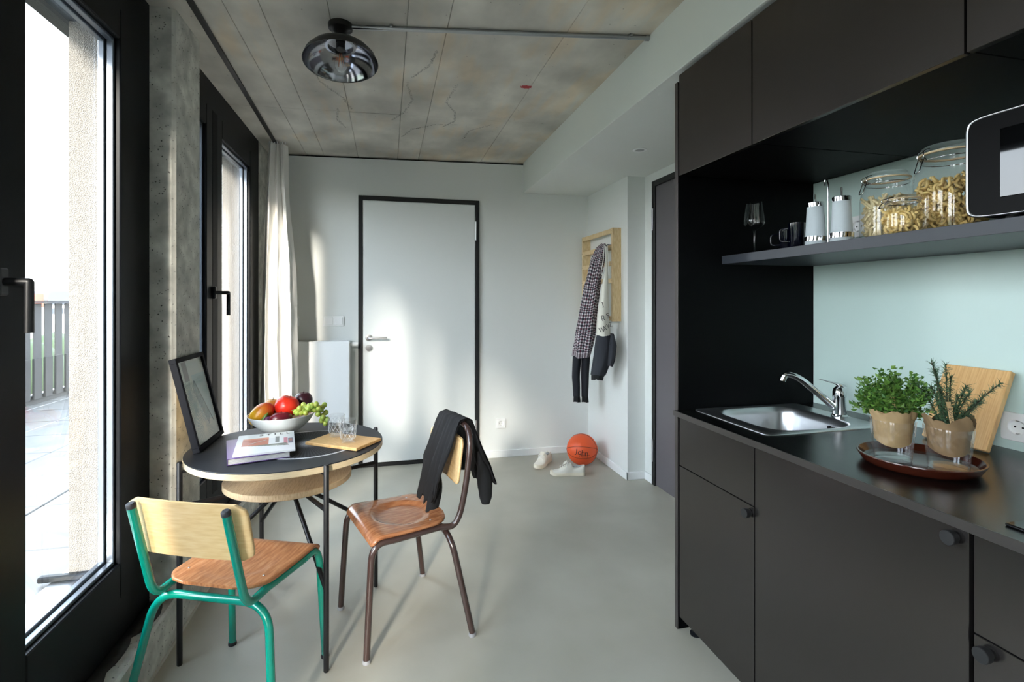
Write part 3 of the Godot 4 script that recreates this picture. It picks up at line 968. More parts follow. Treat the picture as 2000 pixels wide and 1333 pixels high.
func chair(called: String, label: String, at: Vector3, turn: float, paint: Material, loop: bool) -> Node3D:
	var c := thing(called, label, "chair", at, turn, "school chairs at the round table")
	var R := 0.0125
	for s in [-1.0, 1.0]:
		var b := MB.new()
		b.tube(fillet([Vector3(s * 0.19, 0.012, -0.188), Vector3(s * 0.178, 0.414, -0.165), Vector3(s * 0.172, 0.408, -0.06)], 0.065, 8), R, 14)
		part(c, "front_leg", b, paint)
		b = MB.new()
		b.tube([Vector3(s * 0.174, 0.409, -0.085), Vector3(s * 0.160, 0.408, 0.12)], R, 14)
		part(c, "side_rail", b, paint)
		if not loop:
			b = MB.new()
			b.tube(fillet([Vector3(s * 0.161, 0.408, 0.11), Vector3(s * 0.158, 0.402, 0.190), Vector3(s * 0.155, 0.705, 0.268)], 0.055, 8), R, 14)
			var up := part(c, "upright", b, paint)
			b = MB.new()
			b.tube([Vector3(s * 0.1551, 0.702, 0.2672), Vector3(s * 0.155, 0.713, 0.270), Vector3(s * 0.155, 0.717, 0.271)], [0.0132, 0.0132, 0.009], 14)
			part(up, "cap", b, M.rubber)
			for q in [0.68, 0.625]:
				b = MB.new(); b.ball(Vector3(s * 0.1555 , q, 0.2615 - (0.705 - q) * 0.257 + 0.0125), Vector3(0.0035, 0.0035, 0.003), 8, 6)
				part(up, "rivet", b, M.blackmetal)
		b = MB.new()
		b.lathe([Vector2(0, 0), Vector2(0.0145, 0), Vector2(0.0150, 0.006), Vector2(0.0135, 0.0122), Vector2(0, 0.0122)], 16, Vector3(s * 0.1905, 0, -0.188))
		part(c, "glide", b, M.glide if loop else M.rubber)
		b = MB.new()
		b.lathe([Vector2(0, 0), Vector2(0.0145, 0), Vector2(0.0150, 0.006), Vector2(0.0135, 0.0122), Vector2(0, 0.0122)], 16, Vector3(s * 0.2555, 0, 0.205))
		part(c, "glide", b, M.glide if loop else M.rubber)
	var r := MB.new()
	r.tube(fillet([Vector3(-0.255, 0.012, 0.205), Vector3(-0.195, 0.384, 0.14), Vector3(0.195, 0.384, 0.14), Vector3(0.255, 0.012, 0.205)], 0.085, 10), R, 14)
	part(c, "rear_legs", r, paint)
	if loop:
		r = MB.new()
		var pts := [Vector3(-0.161, 0.408, 0.11), Vector3(-0.176, 0.402, 0.180), Vector3(-0.178, 0.56, 0.218), Vector3(-0.165, 0.788, 0.250), Vector3(0.165, 0.788, 0.250), Vector3(0.178, 0.56, 0.218), Vector3(0.176, 0.402, 0.180), Vector3(0.161, 0.408, 0.11)]
		r.tube(fillet(pts, 0.10, 10), R, 14)
		part(c, "back_loop", r, paint)
	var b2 := MB.new(); chair_seat(b2, 0.012 if loop else 0.004)
	var st := part(c, "seat", b2, M.seat if loop else M.seatworn)
	for q in [[-0.14, -0.10], [0.14, -0.10], [-0.135, 0.08], [0.135, 0.08]]:
		b2 = MB.new(); b2.ball(Vector3(q[0], 0.4335, q[1]), Vector3(0.004, 0.0022, 0.004), 8, 6)
		part(st, "rivet", b2, M.steel)
	b2 = MB.new()
	if loop: ply_panel(b2, 0.158, 0.555, 0.735, 0.208, 0.13, 0.022, 0.009, 0.02)
	else: ply_panel(b2, 0.196, 0.545, 0.722, 0.205, 0.235, 0.012, 0.010, 0.032)
	part(c, "backrest", b2, M.birch)
	return c

func dining() -> void:
	var tc := Vector2(-0.385, 2.235)
	var t := thing("round_table", "round dining table with black top, pale ply edge and lower shelf", "table", V(tc.x, 0, tc.y))
	var b := MB.new()
	b.lathe([Vector2(0, 0.696), Vector2(0.364, 0.696), Vector2(0.366, 0.698), Vector2(0.366, 0.7185), Vector2(0, 0.7185)], 96)
	var tt := part(t, "tabletop", b, M.ply, "pale plywood edge")
	b = MB.new()
	b.lathe([Vector2(0, 0.7186), Vector2(0.3655, 0.7186), Vector2(0.3655, 0.7208), Vector2(0.3645, 0.722), Vector2(0, 0.722)], 96)
	part(tt, "laminate", b, M.laminate, "matt black laminate")
	b = MB.new()
	b.lathe([Vector2(0, 0.576), Vector2(0.238, 0.576), Vector2(0.240, 0.578), Vector2(0.240, 0.597), Vector2(0.238, 0.599), Vector2(0, 0.599)], 80)
	part(t, "shelf", b, M.ash)
	var base := Vector2(0.183, -0.345).normalized()
	for k in 4:
		var a := base.rotated(k * PI / 2)
		var p := a * 0.379
		b = MB.new()
		b.lathe([Vector2(0, 0), Vector2(0.008, 0), Vector2(0.0095, 0.004), Vector2(0.0095, 0.722), Vector2(0.007, 0.726), Vector2(0, 0.727)], 16, V(p.x, 0, p.y))
		part(t, "leg", b, M.blackmetal)
		b = MB.new(); b.tube([V(p.x, 0.690, p.y), V(a.x * 0.30, 0.690, a.y * 0.30)], 0.006, 10)
		part(t, "bracket", b, M.blackmetal)
		b = MB.new(); b.tube([V(p.x, 0.566, p.y), V(a.x * 0.01, 0.566, a.y * 0.01)], 0.0085, 12)
		part(t, "arm", b, M.blackmetal)
		b = MB.new(); b.tube([V(p.x, 0.286, p.y), V(a.x * 0.012, 0.562, a.y * 0.012)], 0.0085, 12)
		part(t, "strut", b, M.blackmetal)
	chair("school_chair", "green tubular school chair with birch backrest nearest the camera", V(-0.470, 0, 1.885), atan2(-0.403, 0.915), M.green, false)
	var bc := V(0.048, 0, 2.150)
	var bt := atan2(0.95, -0.311)
	chair("school_chair", "dark brown tubular school chair with a black cardigan over its back", bc, bt, M.brown, true)
	# cardigan over the brown chair's back
	var cg := thing("cardigan", "black cardigan draped over the back of the brown chair", "cardigan", bc, bt)
	b = MB.new()
	var nz := FastNoiseLite.new(); nz.seed = 6; nz.frequency = 3.0
	var path := [Vector2(0.165, 0.462), Vector2(0.170, 0.53), Vector2(0.178, 0.61), Vector2(0.196, 0.69), Vector2(0.216, 0.765), Vector2(0.232, 0.803), Vector2(0.252, 0.812), Vector2(0.274, 0.800), Vector2(0.288, 0.75), Vector2(0.298, 0.67), Vector2(0.306, 0.59), Vector2(0.314, 0.51)]
	var nx := 36
	var outer := []; var inner := []
	for j in path.size():
		var u := float(j) / (path.size() - 1)
		var hang := clampf((0.79 - path[j].y) / 0.3, 0, 1)
		var o := PackedVector3Array(); var n2 := PackedVector3Array()
		for i in nx + 1:
			var s := float(i) / nx
			var xa := lerpf(-0.105, -0.100, hang); var xb := lerpf(0.105, 0.120, hang)
			if hang > 0.6: xa = lerpf(-0.102, -0.070, (hang - 0.6) / 0.4); xb = lerpf(0.114, 0.060, (hang - 0.6) / 0.4)
			if u > 0.5: xa = lerpf(-0.105, -0.185, hang); xb = lerpf(0.105, 0.10, hang)
			var x := lerpf(xa, xb, s)
			var f := (sin(s * 9.0 + path[j].y * 7.0) * 0.010 + nz.get_noise_2d(s * 0.8, path[j].y * 0.35) * 0.060) * (0.25 + hang)
			var sgn := -1.0 if u < 0.5 else 1.0
			var hem := nz.get_noise_2d(s * 4.0 + 9.0, 3.0 * sgn) * 0.05 * hang + (0.05 * absf(s - 0.45) * hang)
			var z: float = path[j].x + sgn * (absf(f) + 0.004 + 0.012 * hang)
			o.append(Vector3(x, path[j].y + hem, z))
			n2.append(Vector3(x, path[j].y + hem - (0.008 if absf(path[j].x - 0.25) < 0.02 else 0.0), z - sgn * 0.006))
		outer.append(o); inner.append(n2)
	var ring := []
	for j in path.size(): ring.append(outer[j])
	for j in range(path.size() - 1, -1, -1): ring.append(inner[j])
	ring.append(outer[0])
	b.rows(ring, false)
	part(cg, "body", b, M.blackcloth)
	b = MB.new()
	b.tube(fillet([Vector3(0.012, 0.60, 0.176), Vector3(0.000, 0.53, 0.164), Vector3(-0.020, 0.46, 0.145), Vector3(-0.040, 0.395, 0.118)], 0.05, 5), [0.006, 0.014, 0.020, 0.024, 0.027, 0.029, 0.030, 0.030, 0.029, 0.028, 0.027, 0.026, 0.0255, 0.025], 18)
	var sl := part(cg, "sleeve", b, M.blackcloth)
	b = MB.new()
	b.tube([Vector3(-0.0385, 0.400, 0.120), Vector3(-0.0395, 0.397, 0.119), Vector3(-0.045, 0.376, 0.111), Vector3(-0.0455, 0.374, 0.1105)], [0.020, 0.0235, 0.022, 0.018], 18)
	part(sl, "cuff", b, M.blackcloth)
	b = MB.new()
	b.tube(fillet([Vector3(-0.10, 0.66, 0.312), Vector3(-0.135, 0.58, 0.322), Vector3(-0.15, 0.50, 0.322), Vector3(-0.158, 0.455, 0.318)], 0.05, 5), [0.006, 0.014, 0.020, 0.025, 0.029, 0.031, 0.032, 0.032, 0.031, 0.029, 0.028, 0.027, 0.025, 0.016], 18)
	part(cg, "sleeve", b, M.blackcloth)

# ------------------------------------------------------------------ things on walls and ceiling
func socket(called: String, label: String, at: Vector3, turn: float, gangs: int) -> void:
	var o := thing(called, label, "socket", at, turn)     # faces -x when turn is 0 ... built facing +z
	var b := MB.new()
	var face := func(x: float, hw: float, p: float, z: float) -> PackedVector3Array:
		var lp := PackedVector3Array()
		for i in 48:
			var c := cos(TAU * i / 48); var n := sin(TAU * i / 48)
			lp.append(Vector3(x + hw * signf(c) * pow(absf(c), 2.0 / p), hw * signf(n) * pow(absf(n), 2.0 / p), z))
		return lp
	for k in gangs:
		var x := (k - (gangs - 1) / 2.0) * 0.0755
		b = MB.new()
		b.rows([face.call(x, 0.0400, 14.0, 0.0005), face.call(x, 0.0405, 14.0, 0.0090), face.call(x, 0.0390, 14.0, 0.0105), face.call(x, 0.0225, 2.0, 0.0115), face.call(x, 0.0205, 2.0, 0.0110), face.call(x, 0.0195, 2.0, 0.0015)], true, false, true, [-1, -1, -1, 2, 2])
		var ins := part(o, "cover_plate", b, M.white)
		for s in [-1.0, 1.0]:
			b = MB.new(); b.xf = Transform3D(Basis(Vector3(1, 0, 0), PI / 2), Vector3(x + s * 0.0095, 0, 0.0)); b.lathe([Vector2(0, 0.0016), Vector2(0.0027, 0.0016), Vector2(0.0027, 0.0024), Vector2(0, 0.0024)], 12)
			part(ins, "pin_hole", b, M.gap)
			b = MB.new(); b.box(Vector3(x, s * 0.0185, 0.006), Vector3(0.006, 0.003, 0.008))
			part(ins, "earth_clip", b, M.steel)

func switch_plate(label: String, at: Vector3, gangs: int) -> void:
	var o := thing("light_switch", label, "light switch", at)
	var w := 0.081 + 0.071 * (gangs - 1)
	var b := MB.new(); b.box(Vector3(0, 0, 0.005), Vector3(w, 0.081, 0.010), 0.003)
	part(o, "cover_frame", b, M.white)
	for k in gangs:
		b = MB.new(); b.box(Vector3((k - (gangs - 1) / 2.0) * 0.071, 0, 0.0095), Vector3(0.060, 0.060, 0.008), 0.002)
		part(o, "rocker", b, M.white)

func cloth_loops(rowdefs: Array, folds: int, amp: float, sd: int, n := 56) -> Array:
	# rowdefs: [y, x, d, half x, half d]; interpolated smoothly
	var nz := FastNoiseLite.new(); nz.seed = sd; nz.frequency = 2.2
	var out := []
	for j in rowdefs.size() - 1:
		var p: Array = rowdefs[j]; var q: Array = rowdefs[j + 1]
		var steps := 6
		for k in steps + (1 if j == rowdefs.size() - 2 else 0):
			var t := float(k) / steps
			t = t * t * (3 - 2 * t) * 0.4 + t * 0.6
			var v := []
			for e in 5: v.append(lerpf(p[e], q[e], t))
			var lp := PackedVector3Array()
			for i in n:
				var a := TAU * i / n
				var r := 1.0 + amp * sin(folds * a + 2.0 * v[0]) + 1.6 * amp * nz.get_noise_3d(cos(a) * 0.6, v[0] * 1.3, sin(a) * 0.6)
				lp.append(V(v[1] + cos(a) * v[3] * r, v[0] + 0.02 * nz.get_noise_2d(i * 0.05, j), v[2] + sin(a) * v[4] * r))
			out.append(lp)
	return out

func letters(txt: String, size: float, depth := 0.0008) -> TextMesh:
	var t := TextMesh.new()
	var f := SystemFont.new()
	f.font_names = PackedStringArray(["Droid Sans"])
	t.font = f; t.text = txt; t.font_size = 32; t.pixel_size = size / 32.0; t.depth = depth; t.curve_step = 1.5
	return t

func wall_things() -> void:
	# curtain rail on the ceiling
	var b := MB.new()
	for e in [[-0.7, -0.66, -0.64], [0, 0, 0]]: pass
	var p0 := V(-0.64, ceil_y(-0.64) - 0.008, -0.2); var p1 := V(-0.762, ceil_y(-0.762) - 0.008, 3.87)
	var dir := (p1 - p0).normalized()
	b.xf = Transform3D(Basis(dir.cross(Vector3.UP).normalized(), Vector3.UP, -dir), (p0 + p1) / 2)
	b.box(Vector3.ZERO, Vector3(0.020, 0.013, p0.distance_to(p1)), 0.001)
	b.box(Vector3(0.011, -0.002, 0), Vector3(0.004, 0.010, p0.distance_to(p1)), 0.0008)
	single("curtain_rail", b, M.blackmetal, "black curtain rail running along the concrete ceiling", "curtain rail")
	# curtain
	var cu := thing("curtain", "off-white curtain gathered beside the far window", "curtain", Vector3.ZERO)
	b = MB.new()
	var nz := FastNoiseLite.new(); nz.seed = 31; nz.frequency = 1.3
	var rws := []
	var nv := 40; var nu := 110
	for j in nv + 1:
		var v := float(j) / nv            # 0 top, 1 bottom
		var y := lerpf(2.405, 0.02, v)
		var open := smoothstep(0.0, 0.5, v) * 0.75 + 0.25 * v
		var xl := lerpf(-0.800, -0.862, open); var xr := lerpf(-0.690, -0.620, open)
		var row := PackedVector3Array()
		for i in nu + 1:
			var s := float(i) / nu
			var ph := s * TAU * 3.2 + 0.9 * sin(v * 2.0 + s * 3.0)
			var x := lerpf(xl, xr, s) + 0.010 * sin(ph * 2.0) * open + 0.012 * nz.get_noise_2d(s * 2.0, v * 2.0)
			var d := 3.845 + s * 0.05 + lerpf(0.022, 0.042, open) * sin(ph) + 0.02 * nz.get_noise_2d(s * 3.0 + 7.0, v * 1.6)
			row.append(V(x, y, d))
		rws.append(row)
	b.rows(rws, false)
	part(cu, "fabric", b, M.curtain)
	b = MB.new()
	for i in 7:
		b.span(-0.795 + i * 0.017, -0.790 + i * 0.017, 2.395, 2.412, 3.84, 3.85)
	part(cu, "gliders", b, M.white)
	# ceiling lamp
	var yc := ceil_y(-0.185)
	var la := thing("ceiling_lamp", "dark metal bowl ceiling lamp with a clear filament bulb", "lamp", V(-0.185, yc, 2.20))
	b = MB.new(); b.lathe([Vector2(0, 0), Vector2(0.047, 0), Vector2(0.049, -0.006), Vector2(0.047, -0.022), Vector2(0.038, -0.028), Vector2(0.030, -0.030), Vector2(0.020, -0.040), Vector2(0.011, -0.056), Vector2(0.010, -0.074), Vector2(0, -0.074)], 40)
	part(la, "canopy", b, M.darkmetal)
	var tl := Basis(Vector3(1, 0, 0), -0.15) * Basis(Vector3(0, 0, 1), 0.03)
	var so := MB.new()
	var shp := [Vector2(0.012, 0.0), Vector2(0.05, -0.006), Vector2(0.086, -0.020), Vector2(0.118, -0.042), Vector2(0.138, -0.066), Vector2(0.146, -0.088)]
	var xf := Transform3D(tl, Vector3(0, -0.074, 0))
	so.xf = xf
	var cl := [Vector2(0, 0.004), Vector2(0.012, 0.003)] + shp + [Vector2(0.1475, -0.090), Vector2(0.1455, -0.0895)]
	so.lathe(cl, 64)
	var shd := part(la, "shade", so, M.darkmetal)
	so = MB.new(); so.xf = xf
	so.lathe([Vector2(0.1453, -0.0893), Vector2(0.1445, -0.087), Vector2(0.136, -0.066), Vector2(0.116, -0.044), Vector2(0.085, -0.023), Vector2(0.062, -0.0145), Vector2(0.060, -0.022), Vector2(0.050, -0.022), Vector2(0.048, -0.010), Vector2(0, -0.006)], 64)
	part(shd, "reflector", so, M.bowlmirror)
	so = MB.new(); so.xf = xf
	so.lathe([Vector2(0, -0.006), Vector2(0.018, -0.008), Vector2(0.018, -0.032), Vector2(0.014, -0.036), Vector2(0, -0.036)], 24)
	part(la, "bulb_holder", so, M.blackmetal)
	so = MB.new(); so.xf = xf
	so.lathe([Vector2(0.011, -0.034), Vector2(0.013, -0.045), Vector2(0.022, -0.075), Vector2(0.026, -0.098), Vector2(0.023, -0.114), Vector2(0.013, -0.126), Vector2(0, -0.129)], 28)
	var bu := part(la, "bulb", so, M.bulb)
	for k in 5:
		so = MB.new(); so.xf = xf
		var a := TAU * k / 5
		so.tube([Vector3(cos(a) * 0.004, -0.05, sin(a) * 0.004), Vector3(cos(a) * 0.011, -0.105, sin(a) * 0.011)], 0.0007, 5)
		part(bu, "filament", so, M.filament)
	# conduit
	var pi0 := V(-0.140, ceil_y(-0.14) - 0.0115, 2.193); var pi1 := V(1.114, ceil_y(1.114) - 0.0115, 2.035)
	var cp := thing("conduit_pipe", "galvanised conduit pipe along the ceiling from lamp to bulkhead", "pipe")
	b = MB.new(); b.tube([pi0, pi1], 0.0095, 14)
	part(cp, "pipe", b, M.galv)
	for f in [0.125, 0.93]:
		b = MB.new()
		var q := pi0.lerp(pi1, f); var dv := (pi1 - pi0).normalized()
		b.tube([q - dv * 0.006, q + dv * 0.006], 0.0115, 14)
		b.box(q + Vector3(0, 0.004, 0.014), Vector3(0.012, 0.010, 0.012), 0.001)
		b.box(q + Vector3(0, 0.004, -0.014), Vector3(0.012, 0.010, 0.012), 0.001)
		part(cp, "clip", b, M.galv)
	b = MB.new(); b.tube([pi1 - (pi1 - pi0).normalized() * 0.018, pi1], 0.0125, 14)
	part(cp, "end_sleeve", b, M.galv)
	# recessed spotlight in the bulkhead
	var dl := thing("downlight", "small white round recessed spotlight in the bulkhead", "downlight", V(1.48, 2.213, 2.815))
	b = MB.new(); b.lathe([Vector2(0.030, 0.002), Vector2(0.042, 0.001), Vector2(0.043, -0.003), Vector2(0.032, -0.005), Vector2(0.026, -0.002), Vector2(0.026, 0.0)], 36)
	part(dl, "ring", b, M.white)
	b = MB.new(); b.lathe([Vector2(0, -0.0035), Vector2(0.022, -0.0035), Vector2(0.027, -0.001), Vector2(0, -0.001)], 28)
	part(dl, "lens", b, M.galv)
	# radiator under the switch
	var ra := thing("radiator", "white flat panel radiator on the back wall beside the curtain", "radiator", V(-0.482, 0, 4.17))
	b = MB.new(); b.box(Vector3(0, 0.575, 0.118), Vector3(0.412, 0.85, 0.012), 0.004)
	part(ra, "front_panel", b, M.radiator)
	b = MB.new()
	for s in [-1.0, 1.0]: b.box(Vector3(s * 0.204, 0.575, 0.072), Vector3(0.004, 0.846, 0.082), 0.001)
	b.box(Vector3(0, 0.575, 0.034), Vector3(0.40, 0.84, 0.010), 0.002)
	part(ra, "side_panels", b, M.radiator)
	b = MB.new()
	for i in 26: b.box(Vector3(-0.195 + i * 0.0156, 0.996, 0.072), Vector3(0.005, 0.006, 0.078))
	b.box(Vector3(0, 0.998, 0.108), Vector3(0.408, 0.006, 0.008), 0.001)
	b.box(Vector3(0, 0.998, 0.036), Vector3(0.408, 0.006, 0.008), 0.001)
	part(ra, "top_grille", b, M.radiator)
	b = MB.new()
	for s in [-1.0, 1.0]: b.box(Vector3(s * 0.13, 0.6, 0.015), Vector3(0.03, 0.6, 0.03), 0.002)
	part(ra, "bracket", b, M.radiator)
	b = MB.new(); b.xf = Transform3D(Basis(Vector3(0, 0, 1), -PI / 2), Vector3(0.206, 0.972, 0.072)); b.lathe([Vector2(0, 0), Vector2(0.009, 0), Vector2(0.009, 0.014), Vector2(0.017, 0.016), Vector2(0.018, 0.055), Vector2(0.015, 0.060), Vector2(0, 0.060)], 20)
	part(ra, "thermostat", b, M.white)
	b = MB.new(); b.tube([Vector3(0.222, 0.972, 0.072), Vector3(0.222, 0.972, 0.0)], 0.008, 10)
	part(ra, "pipe", b, M.white)
	switch_plate("white double light switch above the radiator", V(-0.400, 1.148, 4.17), 2)
	switch_plate("white light switch half hidden behind the curtain", V(-0.690, 1.148, 4.17), 1)
	socket("wall_socket", "white wall socket on the back wall right of the white door", V(0.921, 0.284, 4.17), 0.0, 1)
	socket("wall_socket", "white wall socket behind the oil bottles above the shelf", V(1.764, 1.588, 1.595), -PI / 2, 1)
	socket("wall_socket", "white double socket on the splashback beside the chopping board", V(1.764, 0.938, 1.045), -PI / 2, 2)
	# coat rack
	var ck := thing("coat_rack", "pale pine wall coat rack with horizontal bars", "coat rack", V(1.70, 0, 3.83))
	for s in [-1.0, 1.0]:
		b = MB.new(); b.box(Vector3(-0.036, 1.50, s * 0.296), Vector3(0.072, 0.70, 0.020), 0.002)
		part(ck, "stile", b, M.pine)
	for y in [1.828, 1.705, 1.585, 1.455, 1.172]:
		b = MB.new(); b.box(Vector3(-0.062, y, 0), Vector3(0.024, 0.034, 0.605), 0.002)
		var br := part(ck, "bar", b, M.pine)
		for s in [-1.0, 1.0]:
			b = MB.new(); b.ball(Vector3(-0.0745, y, s * 0.29), Vector3(0.001, 0.004, 0.004), 8, 6)
			part(br, "screw", b, M.blackmetal)
	b = MB.new(); b.tube(fillet([V(1.655, 1.728, 3.60), V(1.619, 1.730, 3.60), V(1.616, 1.69, 3.60), V(1.590, 1.684, 3.58), V(1.585, 1.712, 3.57)], 0.008, 4), 0.004, 8)
	single("coat_hook", b, M.blackmetal, "small black hook over the second bar of the coat rack", "hook")
	# plaid shirt
	var pl := Image.create(64, 64, false, Image.FORMAT_RGB8)
	for y in 64:
		for x in 64:
			var c := c8(214, 206, 210)
			var hx := (x % 32) < 18; var hy := (y % 32) < 18
			if hx and hy: c = c8(24, 24, 32) if (x / 32 + y / 32) % 2 == 0 else c8(74, 26, 46)
			elif hx or hy: c = c8(130, 120, 124) if ((x if hx else y) / 32) % 2 == 0 else c8(98, 98, 106)
			pl.set_pixel(x, y, c)
	var pm := StandardMaterial3D.new()
	pm.albedo_texture = ImageTexture.create_from_image(pl); pm.roughness = 0.95
	pm.uv1_scale = Vector3(11, 28, 1)
	b = MB.new()
	b.rows(cloth_loops([[1.728, 1.572, 3.564, 0.014, 0.022], [1.70, 1.560, 3.569, 0.038, 0.045], [1.60, 1.548, 3.617, 0.050, 0.055], [1.42, 1.533, 3.676, 0.056, 0.065], [1.24, 1.517, 3.715, 0.062, 0.072], [1.06, 1.506, 3.749, 0.074, 0.075], [0.90, 1.494, 3.793, 0.068, 0.080], [0.865, 1.492, 3.802, 0.066, 0.078]], 5, 0.11, 41), true, true, false)
	single("plaid_shirt", b, pm, "black, white and burgundy checked shirt hanging on the coat rack", "shirt")
	# dark trousers under the shirt
	var tr := thing("trousers", "black trouser legs with ribbed cuffs hanging below the checked shirt", "trousers")
	for s in [-1.0, 1.0]:
		b = MB.new()
		b.rows(cloth_loops([[1.05, 1.504 + s * 0.018, 3.793 - s * 0.01, 0.026, 0.035], [0.86, 1.499 + s * 0.032, 3.822 - s * 0.012, 0.032, 0.045], [0.70, 1.496 + s * 0.034, 3.832 - s * 0.012, 0.030, 0.042], [0.545, 1.499 + s * 0.030, 3.832 - s * 0.012, 0.025, 0.034]], 3, 0.07, 52), true, true, true)
		var lg := part(tr, "leg", b, M.navy)
		b = MB.new()
		b.rows(cloth_loops([[0.550, 1.499 + s * 0.030, 3.832 - s * 0.012, 0.023, 0.032], [0.500, 1.501 + s * 0.030, 3.832 - s * 0.012, 0.027, 0.034]], 14, 0.03, 53), true, true, true)
		part(lg, "cuff", b, M.blackcloth)
	# sweatshirt with letters
	var sw := thing("sweatshirt", "cream and charcoal sweatshirt with black letters hanging on the rack", "sweatshirt")
	b = MB.new()
	b.rows(cloth_loops([[1.70, 1.572, 3.506, 0.008, 0.010], [1.52, 1.566, 3.492, 0.011, 0.014], [1.40, 1.556, 3.500, 0.024, 0.03], [1.20, 1.550, 3.518, 0.040, 0.05], [1.03, 1.553, 3.521, 0.052, 0.062]], 3, 0.06, 61), true, true, true)
	part(sw, "body", b, M.cream)
	b = MB.new()
	b.rows(cloth_loops([[1.045, 1.560, 3.521, 0.061, 0.071], [0.95, 1.558, 3.526, 0.068, 0.075], [0.84, 1.551, 3.550, 0.062, 0.075], [0.75, 1.532, 3.569, 0.050, 0.07]], 3, 0.07, 61), true, true, true)
	part(sw, "lower_panel", b, M.charcoal, "charcoal lower panel")
	b = MB.new()
	b.rows(cloth_loops([[1.06, 1.599, 3.463, 0.012, 0.02], [0.98, 1.597, 3.454, 0.028, 0.035], [0.88, 1.592, 3.463, 0.026, 0.035], [0.83, 1.587, 3.473, 0.018, 0.025]], 3, 0.06, 63), true, true, true)
	part(sw, "sleeve", b, M.charcoal)
	b = MB.new()
	b.rows(cloth_loops([[0.760, 1.532, 3.569, 0.046, 0.065], [0.715, 1.528, 3.574, 0.040, 0.06]], 16, 0.02, 64), true, true, true)
	part(sw, "hem", b, M.blackcloth)
	b = MB.new()
	b.tube(fillet([V(1.545, 1.712, 3.480), V(1.536, 1.61, 3.475), V(1.513, 1.50, 3.475), V(1.536, 1.495, 3.475), V(1.551, 1.59, 3.475), V(1.557, 1.706, 3.480)], 0.03, 5), 0.0028, 7)
	b.tube([V(1.570, 1.710, 3.485), V(1.576, 1.59, 3.476), V(1.580, 1.49, 3.476)], 0.0028, 7)
	part(sw, "drawstring", b, M.lace)
	var nrm := Vector3(-0.5, 0.05, 0.865).normalized()
	var lb := Basis.looking_at(-nrm, Vector3.UP)
	for e in [["I", 1.520, 1.273, 3.450, 0.05], ["R", 1.524, 1.177, 3.457, 0.05], ["S", 1.560, 1.194, 3.450, 0.05], ["W", 1.512, 1.093, 3.453, 0.048], ["X", 1.535, 1.106, 3.445, 0.046], ["Y", 1.557, 1.119, 3.440, 0.044], ["Z", 1.578, 1.132, 3.442, 0.044]]:
		var tm := letters(e[0], e[4])
		var o := part(sw, "letter", tm, M.ink)
		o.transform = Transform3D(lb * Basis(Vector3(0, 0, 1), 0.25), V(e[1], e[2], e[3]) + nrm * 0.002)

